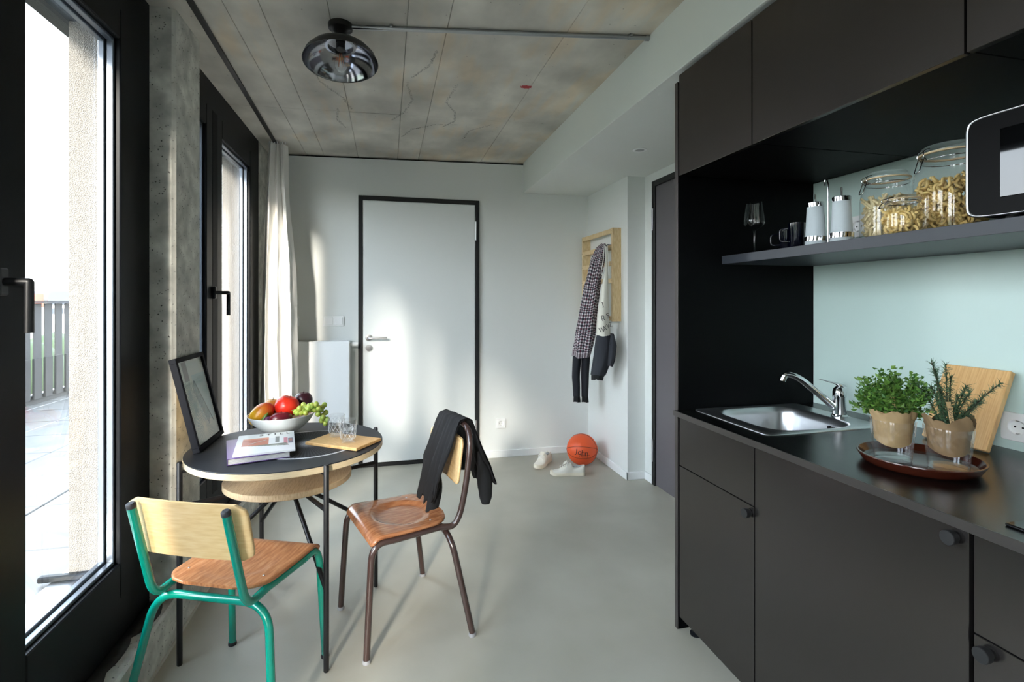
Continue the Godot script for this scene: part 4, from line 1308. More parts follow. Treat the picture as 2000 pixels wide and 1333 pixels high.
# ------------------------------------------------------------------ on the table
func table_things() -> void:
	var Y := 0.722
	# picture leaning on the pillar
	var W := 192; var H := 256
	var im := Image.create(W, H, false, Image.FORMAT_RGB8)
	im.fill(c8(172, 180, 164))
	im.fill_rect(Rect2i(34, 4, 34, 60), c8(112, 110, 100))
	im.fill_rect(Rect2i(86, 50, 100, 150), c8(150, 172, 166))
	var fr := func(ox: float, oy: float, ang: float, ln: float, cc: Color, n: int, lw: float) -> void:
		for k in n:
			var a := ang + (k - n / 2.0) * lw
			for t in 120:
				var r := ln * t / 120.0
				var x := int(ox + cos(a) * r); var y := int(oy + sin(a) * r)
				for e in 3:
					if x + e >= 0 and x + e < W and y >= 0 and y < H: im.set_pixel(x + e, y, im.get_pixel(x + e, y).lerp(cc, 0.7))
	fr.call(60.0, 150.0, 0.0, 66.0, c8(84, 118, 108), 34, 0.19)
	fr.call(90.0, 215.0, 0.0, 60.0, c8(212, 208, 184), 30, 0.21)
	fr.call(44.0, 105.0, 0.3, 46.0, c8(96, 126, 114), 26, 0.24)
	for k in 16:
		for s in [-1, 1]:
			for t in 60:
				var x := int(92 + k * 3.6 + s * t * 0.34); var y := int(78 + k * 7.2 + t * 0.62 - 10)
				for e in 5:
					if x + e < W and x >= 0 and y < H and y >= 0: im.set_pixel(x + e, y, c8(26, 58, 48) if s > 0 else c8(44, 78, 64))
	var pm := StandardMaterial3D.new(); pm.albedo_texture = ImageTexture.create_from_image(im); pm.roughness = 0.6
	var ang := atan2(0.083, 0.354)
	var pf := thing("picture_frame", "black framed fern print leaning on the concrete pillar", "picture frame", V(-0.688, Y + 0.0056, 2.312))
	var tiltb := Basis(Vector3(0, 0, 1), ang)
	var fw := 0.30; var fh := 0.366; var xf := Transform3D(tiltb, Vector3.ZERO)
	var b := MB.new(); b.xf = xf
	b.box(Vector3(-0.012, 0.009, 0), Vector3(0.024, 0.018, fw), 0.001)
	b.box(Vector3(-0.012, fh - 0.009, 0), Vector3(0.024, 0.018, fw), 0.001)
	for s in [-1.0, 1.0]: b.box(Vector3(-0.012, fh / 2, s * (fw / 2 - 0.009)), Vector3(0.024, fh - 0.036, 0.018), 0.001)
	var fm := mt(c8(24, 26, 31), 0.7); fm.metallic_specular = 0.2
	part(pf, "frame", b, fm)
	b = MB.new(); b.xf = xf
	var z1 := fw / 2 - 0.016
	b.quad(Vector3(-0.010, 0.016, z1), Vector3(-0.010, fh - 0.016, z1), Vector3(-0.010, fh - 0.016, -z1), Vector3(-0.010, 0.016, -z1))
	part(pf, "print", b, pm)
	b = MB.new(); b.xf = xf; b.box(Vector3(-0.020, fh / 2, 0), Vector3(0.005, fh - 0.03, fw - 0.03))
	part(pf, "back_board", b, M.ply)
	b = MB.new(); b.xf = xf; b.box(Vector3(-0.0055, fh / 2, 0), Vector3(0.002, fh - 0.034, fw - 0.034))
	var gz := glass(Color(0.05, 0.06, 0.06), 0.02); gz.metallic_specular = 0.25
	part(pf, "glazing", b, gz)
	# round placemat
	var S := 256
	var mi := Image.create(S, S, false, Image.FORMAT_RGB8)
	var rng := RandomNumberGenerator.new(); rng.seed = 21
	for y in S:
		for x in S:
			var p := Vector2(x - S / 2.0, y - S / 2.0); var r := p.length() / (S / 2.0)
			var a := p.angle()
			var v := 0.10 + 0.07 * sin(a * 90.0) * smoothstep(0.1, 0.4, r) + rng.randf() * 0.05
			v += (1.0 - smoothstep(0.05, 0.40, r)) * (0.35 + 0.35 * rng.randf())
			if r > 0.965: v = 0.8
			mi.set_pixel(x, y, Color(v, v, v * 1.02))
	var mm := StandardMaterial3D.new(); mm.albedo_texture = ImageTexture.create_from_image(mi); mm.roughness = 0.8
	b = MB.new()
	var n := 72
	for i in n:
		var a0 := TAU * i / n; var a1 := TAU * (i + 1) / n
		var q0 := Vector2(cos(a0), sin(a0)); var q1 := Vector2(cos(a1), sin(a1))
		var R := 0.205
		b.tri(Vector3(0, 0.0022, 0), Vector3(q0.x * R, 0.0022, q0.y * R), Vector3(q1.x * R, 0.0022, q1.y * R), Vector2(.5, .5), Vector2(.5, .5) + q0 * .5, Vector2(.5, .5) + q1 * .5)
		b.tri(Vector3(q0.x * R, 0.0022, q0.y * R), Vector3(q0.x * R, 0.0, q0.y * R), Vector3(q1.x * R, 0.0, q1.y * R), Vector2(.99, .5), Vector2(.99, .5), Vector2(.99, .5))
		b.tri(Vector3(q0.x * R, 0.0022, q0.y * R), Vector3(q1.x * R, 0.0, q1.y * R), Vector3(q1.x * R, 0.0022, q1.y * R), Vector2(.99, .5), Vector2(.99, .5), Vector2(.99, .5))
	var mat_o := single("placemat", b, mm, "round dark placemat with pale centre and cream edge under the magazine", "placemat")
	mat_o.position = V(-0.314, Y + 0.0002, 2.210)
	var Y2 := Y + 0.0024
	# purple book
	var bk := thing("book", "thick purple book at the bottom of the magazine stack", "book", V(-0.484, Y2, 2.138), atan2(0.273, 0.962))
	b = MB.new(); b.box(Vector3(0, 0.011, 0), Vector3(0.200, 0.018, 0.278), 0.0005)
	part(bk, "pages", b, M.paperwhite)
	b = MB.new(); b.box(Vector3(0, 0.0212, 0), Vector3(0.204, 0.0024, 0.283), 0.0005); b.box(Vector3(0, 0.0012, 0), Vector3(0.204, 0.0024, 0.283), 0.0005); b.box(Vector3(-0.101, 0.011, 0), Vector3(0.002, 0.022, 0.283), 0.0005)
	part(bk, "cover", b, M.purple)
	b = MB.new()
	for i in 5: b.box(Vector3(0.0, 0.0045 + i * 0.0032, 0.1392), Vector3(0.198, 0.0006, 0.0004))
	part(bk, "page_lines", b, M.galv)
	# magazine
	var mg := thing("magazine", "white magazine titled STILL with photo collage cover on the book", "magazine", V(-0.456, Y2 + 0.0226, 2.152), atan2(0.18, 0.98))
	var ci := Image.create(205, 290, false, Image.FORMAT_RGB8)
	ci.fill(c8(226, 230, 230))
	ci.fill_rect(Rect2i(20, 70, 92, 110), c8(176, 98, 72))
	ci.fill_rect(Rect2i(20, 70, 92, 22), c8(206, 132, 100))
	for k in 60:
		for e in 9: ci.set_pixel(42 + k, 150 - int(k * 0.75) + e, c8(198, 204, 202) if e < 5 else c8(88, 84, 80))
	ci.fill_rect(Rect2i(112, 86, 24, 84), c8(216, 220, 222))
	ci.fill_rect(Rect2i(136, 70, 14, 92), c8(94, 100, 100))
	ci.fill_rect(Rect2i(166, 96, 14, 120), c8(198, 120, 136))
	ci.fill_rect(Rect2i(182, 110, 18, 80), c8(110, 108, 128))
	ci.fill_rect(Rect2i(186, 124, 10, 30), c8(178, 110, 84))
	for k in 12: ci.fill_rect(Rect2i(44 + k * 11, 180 + k * 3, 130 - k * 10, 5), c8(112, 122, 104) if k % 2 == 0 else c8(70, 78, 70))
	ci.fill_rect(Rect2i(120, 196, 60, 12), c8(150, 162, 150))
	var cm := StandardMaterial3D.new(); cm.albedo_texture = ImageTexture.create_from_image(ci); cm.roughness = 0.3
	b = MB.new(); b.box(Vector3(0, 0.0035, 0), Vector3(0.205, 0.007, 0.290), 0.0005)
	part(mg, "pages", b, M.paperwhite)
	b = MB.new()
	b.quad(Vector3(-0.102, 0.0072, 0.1445), Vector3(-0.102, 0.0072, -0.1445), Vector3(0.102, 0.0072, -0.1445), Vector3(0.102, 0.0072, 0.1445))
	part(mg, "cover", b, cm)
	var ti := letters("S T I L L", 0.034, 0.0004)
	var to := part(mg, "title", ti, M.ink)
	to.transform = Transform3D(Basis(Vector3(1, 0, 0), -PI / 2), Vector3(0.030, 0.0076, -0.118))
	# serving board and tumblers
	var wb := thing("serving_board", "small rectangular oak board under the two water glasses", "board", V(-0.172, Y2, 2.185), atan2(-0.569, 0.823))
	b = MB.new(); b.box(Vector3(0, 0.006, 0), Vector3(0.25, 0.012, 0.158), 0.0015)
	part(wb, "plank", b, M.bamboo)
	for g in [[-0.206, 2.253, "water tumbler at the back of the small oak board"], [-0.152, 2.152, "water tumbler at the front of the small oak board"]]:
		var tg := thing("water_glass", g[2], "glass", V(g[0], Y2 + 0.0122, g[1]), 0, "water glasses on the oak board")
		b = MB.new(); b.lathe([Vector2(0, 0.0005), Vector2(0.026, 0.0), Vector2(0.028, 0.003), Vector2(0.0345, 0.088), Vector2(0.0345, 0.0895), Vector2(0.0325, 0.0885), Vector2(0.0265, 0.012), Vector2(0.024, 0.009), Vector2(0, 0.008)], 36)
		part(tg, "tumbler", b, M.drinkglass)
		b = MB.new(); b.lathe([Vector2(0, 0.0095), Vector2(0.0235, 0.0100), Vector2(0.0262, 0.013), Vector2(0.0295, 0.050), Vector2(0, 0.050)], 36)
		part(tg, "water", b, M.water)
		# pressed diamond relief round the glass, whitened to paint in its sparkle
		b = MB.new()
		for k in 12:
			for s in [-1.0, 1.0]:
				var pth := []
				for q in 7:
					var h := 0.016 + q * 0.009
					var a = TAU * k / 12 + s * q * 0.17
					var r := 0.0292 + (h - 0.012) * 0.075
					pth.append(Vector3(cos(a) * r, h, sin(a) * r))
				b.tube(pth, 0.0005, 4, false)
		part(tg, "relief", b, glass(Color(0.9, 0.92, 0.93), 0.35))
	# fruit bowl
	var bw := thing("fruit_bowl", "white ceramic bowl with ochre inside full of fruit", "bowl", V(-0.450, Y, 2.425))
	b = MB.new(); b.lathe([Vector2(0, 0.0), Vector2(0.050, 0.0), Vector2(0.056, 0.003), Vector2(0.088, 0.024), Vector2(0.118, 0.053), Vector2(0.137, 0.084), Vector2(0.1365, 0.086), Vector2(0.1345, 0.0852)], 64)
	part(bw, "outside", b, M.ceramic)
	b = MB.new(); b.lathe([Vector2(0.1345, 0.0852), Vector2(0.1155, 0.055), Vector2(0.086, 0.028), Vector2(0.05, 0.010), Vector2(0, 0.007)], 64)
	part(bw, "inside", b, M.bowlin)
	fruit("mango", "red and yellow mango on the left side of the fruit bowl", "mango", V(-0.525, Y + 0.093, 2.392), Vector3(0.058, 0.040, 0.042), Basis(Vector3(0, 0, 1), 0.75), c8(224, 176, 40), c8(206, 58, 34), Vector3(-0.7, -0.6, 0.4))
	fruit("apple", "bright red apple on top of the fruit bowl", "apple", V(-0.428, Y + 0.116, 2.425), Vector3(0.052, 0.048, 0.052), Basis(Vector3(0, 0, 1), -0.3), c8(226, 54, 34), c8(196, 26, 22), Vector3(0.1, 1, 0.4))
	fruit("apple", "red and yellow apple behind the red one in the bowl", "apple", V(-0.498, Y + 0.103, 2.488), Vector3(0.040, 0.038, 0.040), Basis.IDENTITY, c8(228, 158, 70), c8(214, 52, 40), Vector3(-0.2, 1, 0.1))
	fruit("plum", "dark plum at the back of the fruit bowl", "plum", V(-0.372, Y + 0.126, 2.505), Vector3(0.040, 0.038, 0.040), Basis.IDENTITY, c8(60, 24, 34), c8(42, 16, 28), Vector3(0, 1, 0))
	fruit("plum", "dark red plum at the front rim of the fruit bowl", "plum", V(-0.436, Y + 0.082, 2.337), Vector3(0.046, 0.028, 0.032), Basis(Vector3(0, 1, 0), 0.4), c8(104, 30, 40), c8(66, 20, 32), Vector3(0, 1, 0))
	fruit("plum", "small purple plum wedged beside the mango", "plum", V(-0.490, Y + 0.074, 2.352), Vector3(0.020, 0.019, 0.020), Basis.IDENTITY, c8(96, 50, 84), c8(50, 22, 44), Vector3(0, 1, 0))
	b = MB.new(); b.rows([rrect(-0.507, Y + 0.060, 2.352, 0.010, 0.010, 2, 14), rrect(-0.505, Y + 0.080, 2.350, 0.012, 0.011, 2, 14), rrect(-0.496, Y + 0.100, 2.352, 0.006, 0.006, 2, 14), rrect(-0.490, Y + 0.106, 2.352, 0.002, 0.002, 2, 14)], true, true, true)
	single("green_pepper", b, mt(c8(92, 120, 48), 0.4), "small green pepper tip sticking out beside the mango", "pepper")
	var gr := thing("grape_bunch", "bunch of green grapes hanging over the right rim of the bowl", "grapes", V(-0.352, Y + 0.085, 2.385))
	var gm := mt(c8(178, 196, 92), 0.25); gm.subsurf_scatter_enabled = true; gm.subsurf_scatter_strength = 0.4
	var gb := MB.new(); gb.ball(Vector3.ZERO, Vector3(0.0118, 0.0125, 0.0118), 14, 10)
	var gmesh := gb.mesh()
	rng.seed = 33
	for k in 42:
		var t := k / 41.0
		var o := part(gr, "grape", gmesh, gm)
		var wob := Vector3(rng.randf_range(-1, 1), rng.randf_range(-0.8, 0.8), rng.randf_range(-1, 1)) * lerpf(0.024, 0.016, t)
		o.position = Vector3(lerpf(-0.014, 0.088, t), lerpf(0.012, 0.030, sin(t * PI)) - (0.052 * smoothstep(0.72, 1.0, t)), lerpf(0.012, -0.02, t)) + wob
	b = MB.new(); b.tube([Vector3(-0.05, 0.02, 0.01), Vector3(0.0, 0.035, 0.0), Vector3(0.06, 0.03, -0.01), Vector3(0.085, 0.0, -0.02)], 0.002, 6)
	part(gr, "stem", b, mt(c8(122, 128, 62), 0.7))

func fruit(called: String, label: String, cat: String, at: Vector3, r: Vector3, bas: Basis, c0: Color, c1: Color, along: Vector3) -> void:
	var o := thing(called, label, cat, at)
	var b := MB.new()
	b.use_col = true
	b.ball(Vector3.ZERO, r, 28, 18, bas)
	var nz := FastNoiseLite.new(); nz.seed = hash(label) % 1000; nz.frequency = 18.0
	for i in b.P.size():
		var p := b.P[i]
		# a shallow hollow at the stem end
		var q := bas.inverse() * p
		var top := smoothstep(0.55, 0.0, Vector2(q.x / r.x, q.z / r.z).length()) * (1.0 if q.y > 0 else 0.4)
		if cat != "mango": p -= bas * Vector3(0, signf(q.y) * top * r.y * 0.2, 0)
		b.P[i] = p
		var t := clampf(0.5 + 0.6 * p.normalized().dot(along.normalized()) + 0.35 * nz.get_noise_3dv(p), 0, 1)
		b.C[i] = c0.srgb_to_linear().lerp(c1.srgb_to_linear(), 1.0 - t)
	var m := mt(Color(1, 1, 1), 0.3); m.vertex_color_use_as_albedo = true
	part(o, "flesh", b, m)
	var s := MB.new(); s.tube([bas * Vector3(0, r.y * 0.78, 0), bas * Vector3(0.002, r.y * 1.12, 0.001)], 0.0014, 6)
	part(o, "stalk", s, M.brown)

# ------------------------------------------------------------------ on the shelf
func pasta_fill(b: MB, rad: float, h0: float, h1: float, n: int, kind: int, sd: int) -> void:
	var rng := RandomNumberGenerator.new(); rng.seed = sd
	for k in n:
		var a := rng.randf() * TAU
		var y := rng.randf_range(h0, h1)
		var ln := 0.020 if kind == 0 else 0.018
		var r := (rad - ln * 0.5) * sqrt(rng.randf_range(0.3, 1.0))
		var at := Vector3(cos(a) * r, y, sin(a) * r)
		var bs := Basis.from_euler(Vector3(rng.randf_range(-0.9, 0.9), rng.randf() * TAU, rng.randf_range(-0.9, 0.9)))
		b.xf = Transform3D(bs, at)
		if kind == 0:
			b.tube([Vector3(0, -ln, 0), Vector3(0, ln, 0)], 0.0042, 7)
		else:
			var pth := []; var rr := []
			for i in 9:
				var t := i / 8.0
				pth.append(Vector3(cos(t * 7.0) * 0.005, lerpf(-ln, ln, t), sin(t * 7.0) * 0.005)); rr.append(0.0042)
			b.tube(pth, rr, 6)
	b.xf = Transform3D.IDENTITY

func clip_jar(called: String, label: String, at: Vector3, rad: float, ht: float, kind: int, fill: float, n: int, turn: float) -> void:
	var o := thing(called, label, "jar", at, turn, "clip-top pasta jars on the shelf")
	var nk := rad * 0.78
	var b := MB.new()
	b.lathe([Vector2(0, 0.001), Vector2(rad * 0.86, 0.0), Vector2(rad * 0.97, 0.008), Vector2(rad, 0.022), Vector2(rad, ht * 0.60), Vector2(rad * 0.96, ht * 0.69), Vector2(nk * 1.03, ht * 0.78), Vector2(nk, ht * 0.81), Vector2(nk, ht * 0.85), Vector2(nk * 1.07, ht * 0.86), Vector2(nk * 1.07, ht * 0.89)], 44)
	part(o, "glass_body", b, M.drinkglass)
	b = MB.new(); b.lathe([Vector2(nk * 1.09, ht * 0.892), Vector2(nk * 1.10, ht * 0.896), Vector2(nk * 1.10, ht * 0.906), Vector2(nk * 1.09, ht * 0.910), Vector2(nk * 0.98, ht * 0.91), Vector2(nk * 0.98, ht * 0.892), Vector2(nk * 1.09, ht * 0.892)], 44)
	part(o, "seal", b, mt(c8(214, 190, 150), 0.6))
	b = MB.new(); b.lathe([Vector2(nk * 1.05, ht * 0.91), Vector2(nk * 1.06, ht * 0.925), Vector2(nk * 1.02, ht * 0.965), Vector2(nk * 0.92, ht * 0.99), Vector2(nk * 0.4, ht), Vector2(0, ht)], 44)
	part(o, "lid", b, M.drinkglass)
	# wire bail: ring round the neck, clip in front
	b = MB.new()
	var ring := []
	for i in 33: ring.append(Vector3(cos(TAU * i / 32) * nk * 1.03, ht * 0.835, sin(TAU * i / 32) * nk * 1.03))
	b.tube(ring, 0.0014, 6, false)
	var zf := nk * 1.12
	for s in [-1.0, 1.0]:
		b.tube(fillet([Vector3(s * 0.012, ht * 0.835, zf - 0.006), Vector3(s * 0.014, ht * 0.86, zf + 0.004), Vector3(s * 0.013, ht * 0.93, zf + 0.003), Vector3(s * 0.012, ht * 0.955, zf - 0.010)], 0.006, 3), 0.0015, 6)
	b.tube(fillet([Vector3(-0.012, ht * 0.85, zf + 0.002), Vector3(-0.010, ht * 0.70, zf + 0.014), Vector3(0.010, ht * 0.70, zf + 0.014), Vector3(0.012, ht * 0.85, zf + 0.002)], 0.005, 4), 0.0015, 6)
	b.tube([Vector3(-0.013, ht * 0.955, zf - 0.012), Vector3(0.013, ht * 0.955, zf - 0.012)], 0.0015, 6)
	part(o, "wire_clip", b, M.chrome)
	b = MB.new()
	pasta_fill(b, rad * 0.90, 0.020, ht * fill, n, kind, int(rad * 9000))
	var p := single("pasta", b, M.penne if kind == 0 else M.pasta, ("penne" if kind == 0 else "spiral") + " pasta filling the " + ("small" if rad < 0.06 else ("tall left" if kind == 0 else "big right")) + " clip-top jar", "pasta")
	p.set_meta("kind", "stuff")
	p.position = at

func shelf_things() -> void:
	var Y := 1.483
	var o := thing("wine_glass", "clear long-stemmed wine glass at the dark end of the shelf", "wine glass", V(1.40, Y, 1.727))
	var b := MB.new()
	b.lathe([Vector2(0, 0.0), Vector2(0.030, 0.0), Vector2(0.031, 0.0015), Vector2(0.008, 0.005), Vector2(0.0036, 0.012), Vector2(0.0033, 0.085), Vector2(0.006, 0.094), Vector2(0.030, 0.107), Vector2(0.039, 0.122), Vector2(0.0385, 0.135), Vector2(0.029, 0.205)], 40)
	part(o, "glass", b, M.drinkglass)
	for e in [[1.455, 1.62, 0.085, "dark blue glass mug behind the other blue mug"], [1.43, 1.545, 0.098, "dark blue glass mug beside the oil bottles"]]:
		o = thing("glass_mug", e[3], "mug", V(e[0], Y, e[1]), 0, "blue glass mugs on the shelf")
		b = MB.new()
		var h: float = e[2]
		b.lathe([Vector2(0, 0.0), Vector2(0.020, 0.0), Vector2(0.022, 0.003), Vector2(0.028, h), Vector2(0.0265, h), Vector2(0.0205, 0.006), Vector2(0, 0.006)], 32)
		part(o, "cup", b, M.blueglass)
		b = MB.new()
		b.tube(fillet([V(-0.018, h * 0.82, 0.020), V(-0.036, h * 0.82, 0.040), V(-0.036, h * 0.35, 0.040), V(-0.016, h * 0.35, 0.018)], 0.012, 5), 0.0034, 10)
		part(o, "handle", b, M.blueglass)
	# cruet stand and two bottles
	o = thing("cruet_stand", "chrome cruet stand with central hooked rod", "stand", V(1.425, Y, 1.405))
	for s in [-1.0, 1.0]:
		b = MB.new()
		var lo := []
		for h in [[0.022, 0.0335], [0.022, 0.0345], [0.038, 0.0345], [0.038, 0.0335], [0.022, 0.0335]]:
			var row := PackedVector3Array()
			for i in 32: row.append(V(cos(TAU * i / 32) * h[1], h[0], s * 0.052 + sin(TAU * i / 32) * h[1]))
			lo.append(row)
		b.rows(lo, true, false, false, [-1, 1, -1, 2])
		part(o, "ring", b, M.chrome)
		b = MB.new()
		b.lathe([Vector2(0, 0), Vector2(0.033, 0), Vector2(0.033, 0.003), Vector2(0, 0.003)], 32, V(0, 0, s * 0.052))
		part(o, "base", b, M.chrome)
	b = MB.new(); b.tube(fillet([V(0, 0.0, 0), V(0, 0.205, 0), V(0.0, 0.225, 0.006), V(0.0, 0.222, 0.016), V(0.0, 0.205, 0.012)], 0.008, 4), 0.0026, 10)
	part(o, "rod", b, M.chrome)
	for e in [[0.052, "frosted oil bottle with steel pourer, left in the cruet stand"], [-0.052, "frosted vinegar bottle with steel pourer, right in the cruet stand"]]:
		var c := thing("cruet_bottle", e[1], "bottle", V(1.425, Y + 0.0032, 1.405 + e[0]), 0, "cruet bottles")
		b = MB.new(); b.lathe([Vector2(0, 0), Vector2(0.031, 0), Vector2(0.0325, 0.003), Vector2(0.0255, 0.136), Vector2(0, 0.136)], 36)
		part(c, "bottle", b, M.frost)
		b = MB.new(); b.lathe([Vector2(0, 0.1362), Vector2(0.0268, 0.1362), Vector2(0.0268, 0.150), Vector2(0.025, 0.1515), Vector2(0, 0.1515)], 36)
		part(c, "cap", b, M.chrome)
		b = MB.new(); b.tube([Vector3(0, 0.151, 0), Vector3(0, 0.182, 0)], [0.0035, 0.0025], 10)
		part(c, "spout", b, M.chrome)
	var fs := -PI / 2 - 0.35
	clip_jar("pasta_jar", "tall clip-top glass jar of penne", V(1.548, Y, 1.302), 0.074, 0.228, 0, 0.60, 420, fs)
	clip_jar("pasta_jar", "small clip-top glass jar in front of the tall ones", V(1.385, Y, 1.119), 0.050, 0.108, 1, 0.55, 110, fs)
	clip_jar("pasta_jar", "largest clip-top glass jar of spiral pasta next to the microwave", V(1.560, Y, 1.117), 0.0915, 0.262, 1, 0.60, 330, fs)

# ------------------------------------------------------------------ on the worktop
func pot_glass(o: Node3D, sd: int, paper: Material) -> void:
	var b := MB.new()
	b.lathe([Vector2(0, 0), Vector2(0.040, 0), Vector2(0.0425, 0.004), Vector2(0.052, 0.104), Vector2(0.0515, 0.1055), Vector2(0.0495, 0.1045), Vector2(0.0408, 0.010), Vector2(0.038, 0.008), Vector2(0, 0.008)], 44)
	part(o, "glass_pot", b, M.drinkglass)
	# kraft paper wrapping, crumpled and open at the top
	b = MB.new()
	var nz := FastNoiseLite.new(); nz.seed = sd; nz.frequency = 1.0
	var rws := []
	for j in 15:
		var t := j / 14.0
		var y := lerpf(0.044, 0.126, t)
		var row := PackedVector3Array()
		for i in 48:
			var a := TAU * i / 48
			var r := lerpf(0.0415, 0.0485, clampf((y - 0.034) / 0.07, 0, 1)) - 0.0015
			if y > 0.104: r += (y - 0.104) * 0.30 + 0.010 * nz.get_noise_2d(cos(a) * 0.7 + 4.0, sin(a) * 0.7 + t) * (t - 0.7) * 5.0
			r -= 0.0060 * absf(nz.get_noise_3d(cos(a) * 1.7, y * 34.0, sin(a) * 1.7))
			var yy := y + (0.034 * nz.get_noise_2d(cos(a) * 0.55, sin(a) * 0.55 + 9.0) * t * t if t > 0.6 else 0.006 * sin(a * 2.0) * (1.0 - t))
			row.append(Vector3(cos(a) * r, yy, sin(a) * r))
		rws.append(row)
	b.rows(rws, true, true, false)
	part(o, "paper_wrap", b, paper)
	b = MB.new(); b.lathe([Vector2(0, 0.105), Vector2(0.044, 0.103), Vector2(0.044, 0.095), Vector2(0, 0.095)], 24)
	part(o, "soil", b, mt(c8(52, 40, 30), 0.95))

func counter_things() -> void:
	var Y := 0.87
	var tr := thing("tray", "round dark brown lacquered tray on the worktop", "tray", V(1.352, Y, 1.050))
	var b := MB.new(); b.lathe([Vector2(0, 0), Vector2(0.112, 0), Vector2(0.124, 0.006), Vector2(0.136, 0.026), Vector2(0.1355, 0.0285), Vector2(0.131, 0.028), Vector2(0.120, 0.011), Vector2(0.110, 0.007), Vector2(0, 0.007)], 72)
	part(tr, "dish", b, M.tray)
	var rng := RandomNumberGenerator.new(); rng.seed = 90
	# leafy herb
	var p1 := thing("potted_herb", "bushy light green herb in a paper-wrapped glass on the tray", "plant", V(1.322, Y + 0.0072, 1.096), 0, "potted herbs")
	pot_glass(p1, 3, M.paper)
	var stm := MB.new(); var lf := MB.new(); lf.use_col = true
	for k in 64:
		var a := rng.randf() * TAU; var sp := sqrt(rng.randf()) * 0.088
		var tip := Vector3(cos(a) * sp, rng.randf_range(0.165, 0.245) - sp * 0.42, sin(a) * sp)
		var root := Vector3(cos(a) * sp * 0.25, 0.10, sin(a) * sp * 0.25)
		stm.tube([root, root.lerp(tip, 0.5) + Vector3(0, 0.012, 0), tip], 0.0010, 5)
		for q in 34:
			var t := rng.randf_range(0.35, 1.05)
			var c := root.lerp(tip, t) + Vector3(rng.randf_range(-1, 1), rng.randf_range(-.6, .8), rng.randf_range(-1, 1)) * 0.010
			var dirv := Vector3(rng.randf_range(-1, 1), rng.randf_range(-.1, .9), rng.randf_range(-1, 1)).normalized()
			var sd := dirv.cross(Vector3(rng.randf_range(-1, 1), 1, rng.randf_range(-1, 1))).normalized()
			var ln := rng.randf_range(0.010, 0.018)
			lf.col = Color(0.03, 0.11, 0.012).lerp(Color(0.16, 0.30, 0.05), pow(rng.randf(), 1.4))
			var w := ln * 0.36
			var fold := dirv.cross(sd) * w * 0.5
			lf.tri(c, c + dirv * ln * 0.5 + sd * w + fold, c + dirv * ln)
			lf.tri(c, c + dirv * ln, c + dirv * ln * 0.5 - sd * w + fold)
	part(p1, "stems", stm, mt(c8(96, 128, 52), 0.7))
	var lm := mt(Color(1, 1, 1), 0.55); lm.vertex_color_use_as_albedo = true; lm.backlight_enabled = true; lm.backlight = Color(0.25, 0.3, 0.1)
	var lo := part(p1, "foliage", lf, lm); lo.set_meta("kind", "stuff")
	b = MB.new(); b.xf = Transform3D(Basis.from_euler(Vector3(-0.1, -0.6, 0.18)), Vector3(-0.024, 0.13, 0.030)); b.box(Vector3(0, 0.01, 0), Vector3(0.0085, 0.075, 0.0015), 0.0004)
	part(p1, "plant_stake", b, M.stake)
	# rosemary
	var p2 := thing("potted_rosemary", "dark needle-leaved rosemary in a paper-wrapped glass on the tray", "plant", V(1.380, Y + 0.0072, 0.997), 0, "potted herbs")
	pot_glass(p2, 8, M.paperdark)
	stm = MB.new(); lf = MB.new(); lf.use_col = true
	var tips := [Vector3(-0.055, 0.272, 0.0), Vector3(0.018, 0.262, -0.02), Vector3(-0.085, 0.215, 0.02), Vector3(0.062, 0.225, 0.075), Vector3(-0.02, 0.235, 0.02), Vector3(0.02, 0.215, 0.03), Vector3(-0.05, 0.205, -0.04), Vector3(0.04, 0.195, -0.05), Vector3(0.0, 0.20, 0.05), Vector3(-0.03, 0.19, 0.045), Vector3(0.05, 0.18, 0.04), Vector3(0.01, 0.245, -0.04), Vector3(-0.07, 0.175, 0.03), Vector3(0.075, 0.165, 0.02)]
	for tp in tips:
		var root := Vector3(tp.x * 0.2, 0.10, tp.z * 0.2)
		var mid: Vector3 = root.lerp(tp, 0.5) + Vector3(-tp.x * 0.12, 0.012, -tp.z * 0.12)
		var pth := []
		for i in 9:
			var t := i / 8.0
			pth.append(root.lerp(mid, t).lerp(mid.lerp(tp, t), t))
		stm.tube(pth, 0.0013, 5)
		for q in 120:
			var t := rng.randf_range(0.12, 1.0)
			var c: Vector3 = root.lerp(mid, t).lerp(mid.lerp(tp, t), t)
			var ax: Vector3 = (tp - root).normalized()
			var dirv := (Vector3(rng.randf_range(-1, 1), rng.randf_range(-1, 1), rng.randf_range(-1, 1)).normalized() * 1.0 + ax * 0.55).normalized()
			var ln := rng.randf_range(0.012, 0.021)
			var sd := dirv.cross(ax + Vector3(0.01, 0, 0)).normalized() * 0.0014
			lf.col = Color(0.025, 0.07, 0.035).lerp(Color(0.09, 0.17, 0.08), rng.randf())
			lf.tri(c - sd, c + sd, c + dirv * ln)
			lf.tri(c - dirv.cross(sd).normalized() * 0.0009, c + dirv.cross(sd).normalized() * 0.0009, c + dirv * ln)
	part(p2, "stems", stm, mt(c8(70, 62, 44), 0.8))
	var lm2 := mt(Color(1, 1, 1), 0.5); lm2.vertex_color_use_as_albedo = true
	lo = part(p2, "foliage", lf, lm2); lo.set_meta("kind", "stuff")
	b = MB.new(); var sx := Transform3D(Basis.from_euler(Vector3(-0.1, -0.5, 0.12)), Vector3(-0.026, 0.122, 0.028)); b.xf = sx; b.box(Vector3(0, 0.012, 0), Vector3(0.0095, 0.080, 0.0015), 0.0004)
	var stk := part(p2, "plant_stake", b, M.stake)
	var lt := letters("ROSEMARY", 0.0095, 0.0003)
	var lo2 := part(stk, "lettering", lt, M.ink)
	lo2.transform = sx * Transform3D(Basis(Vector3(0, 0, 1), -PI / 2), Vector3(0, 0.014, 0.0010))
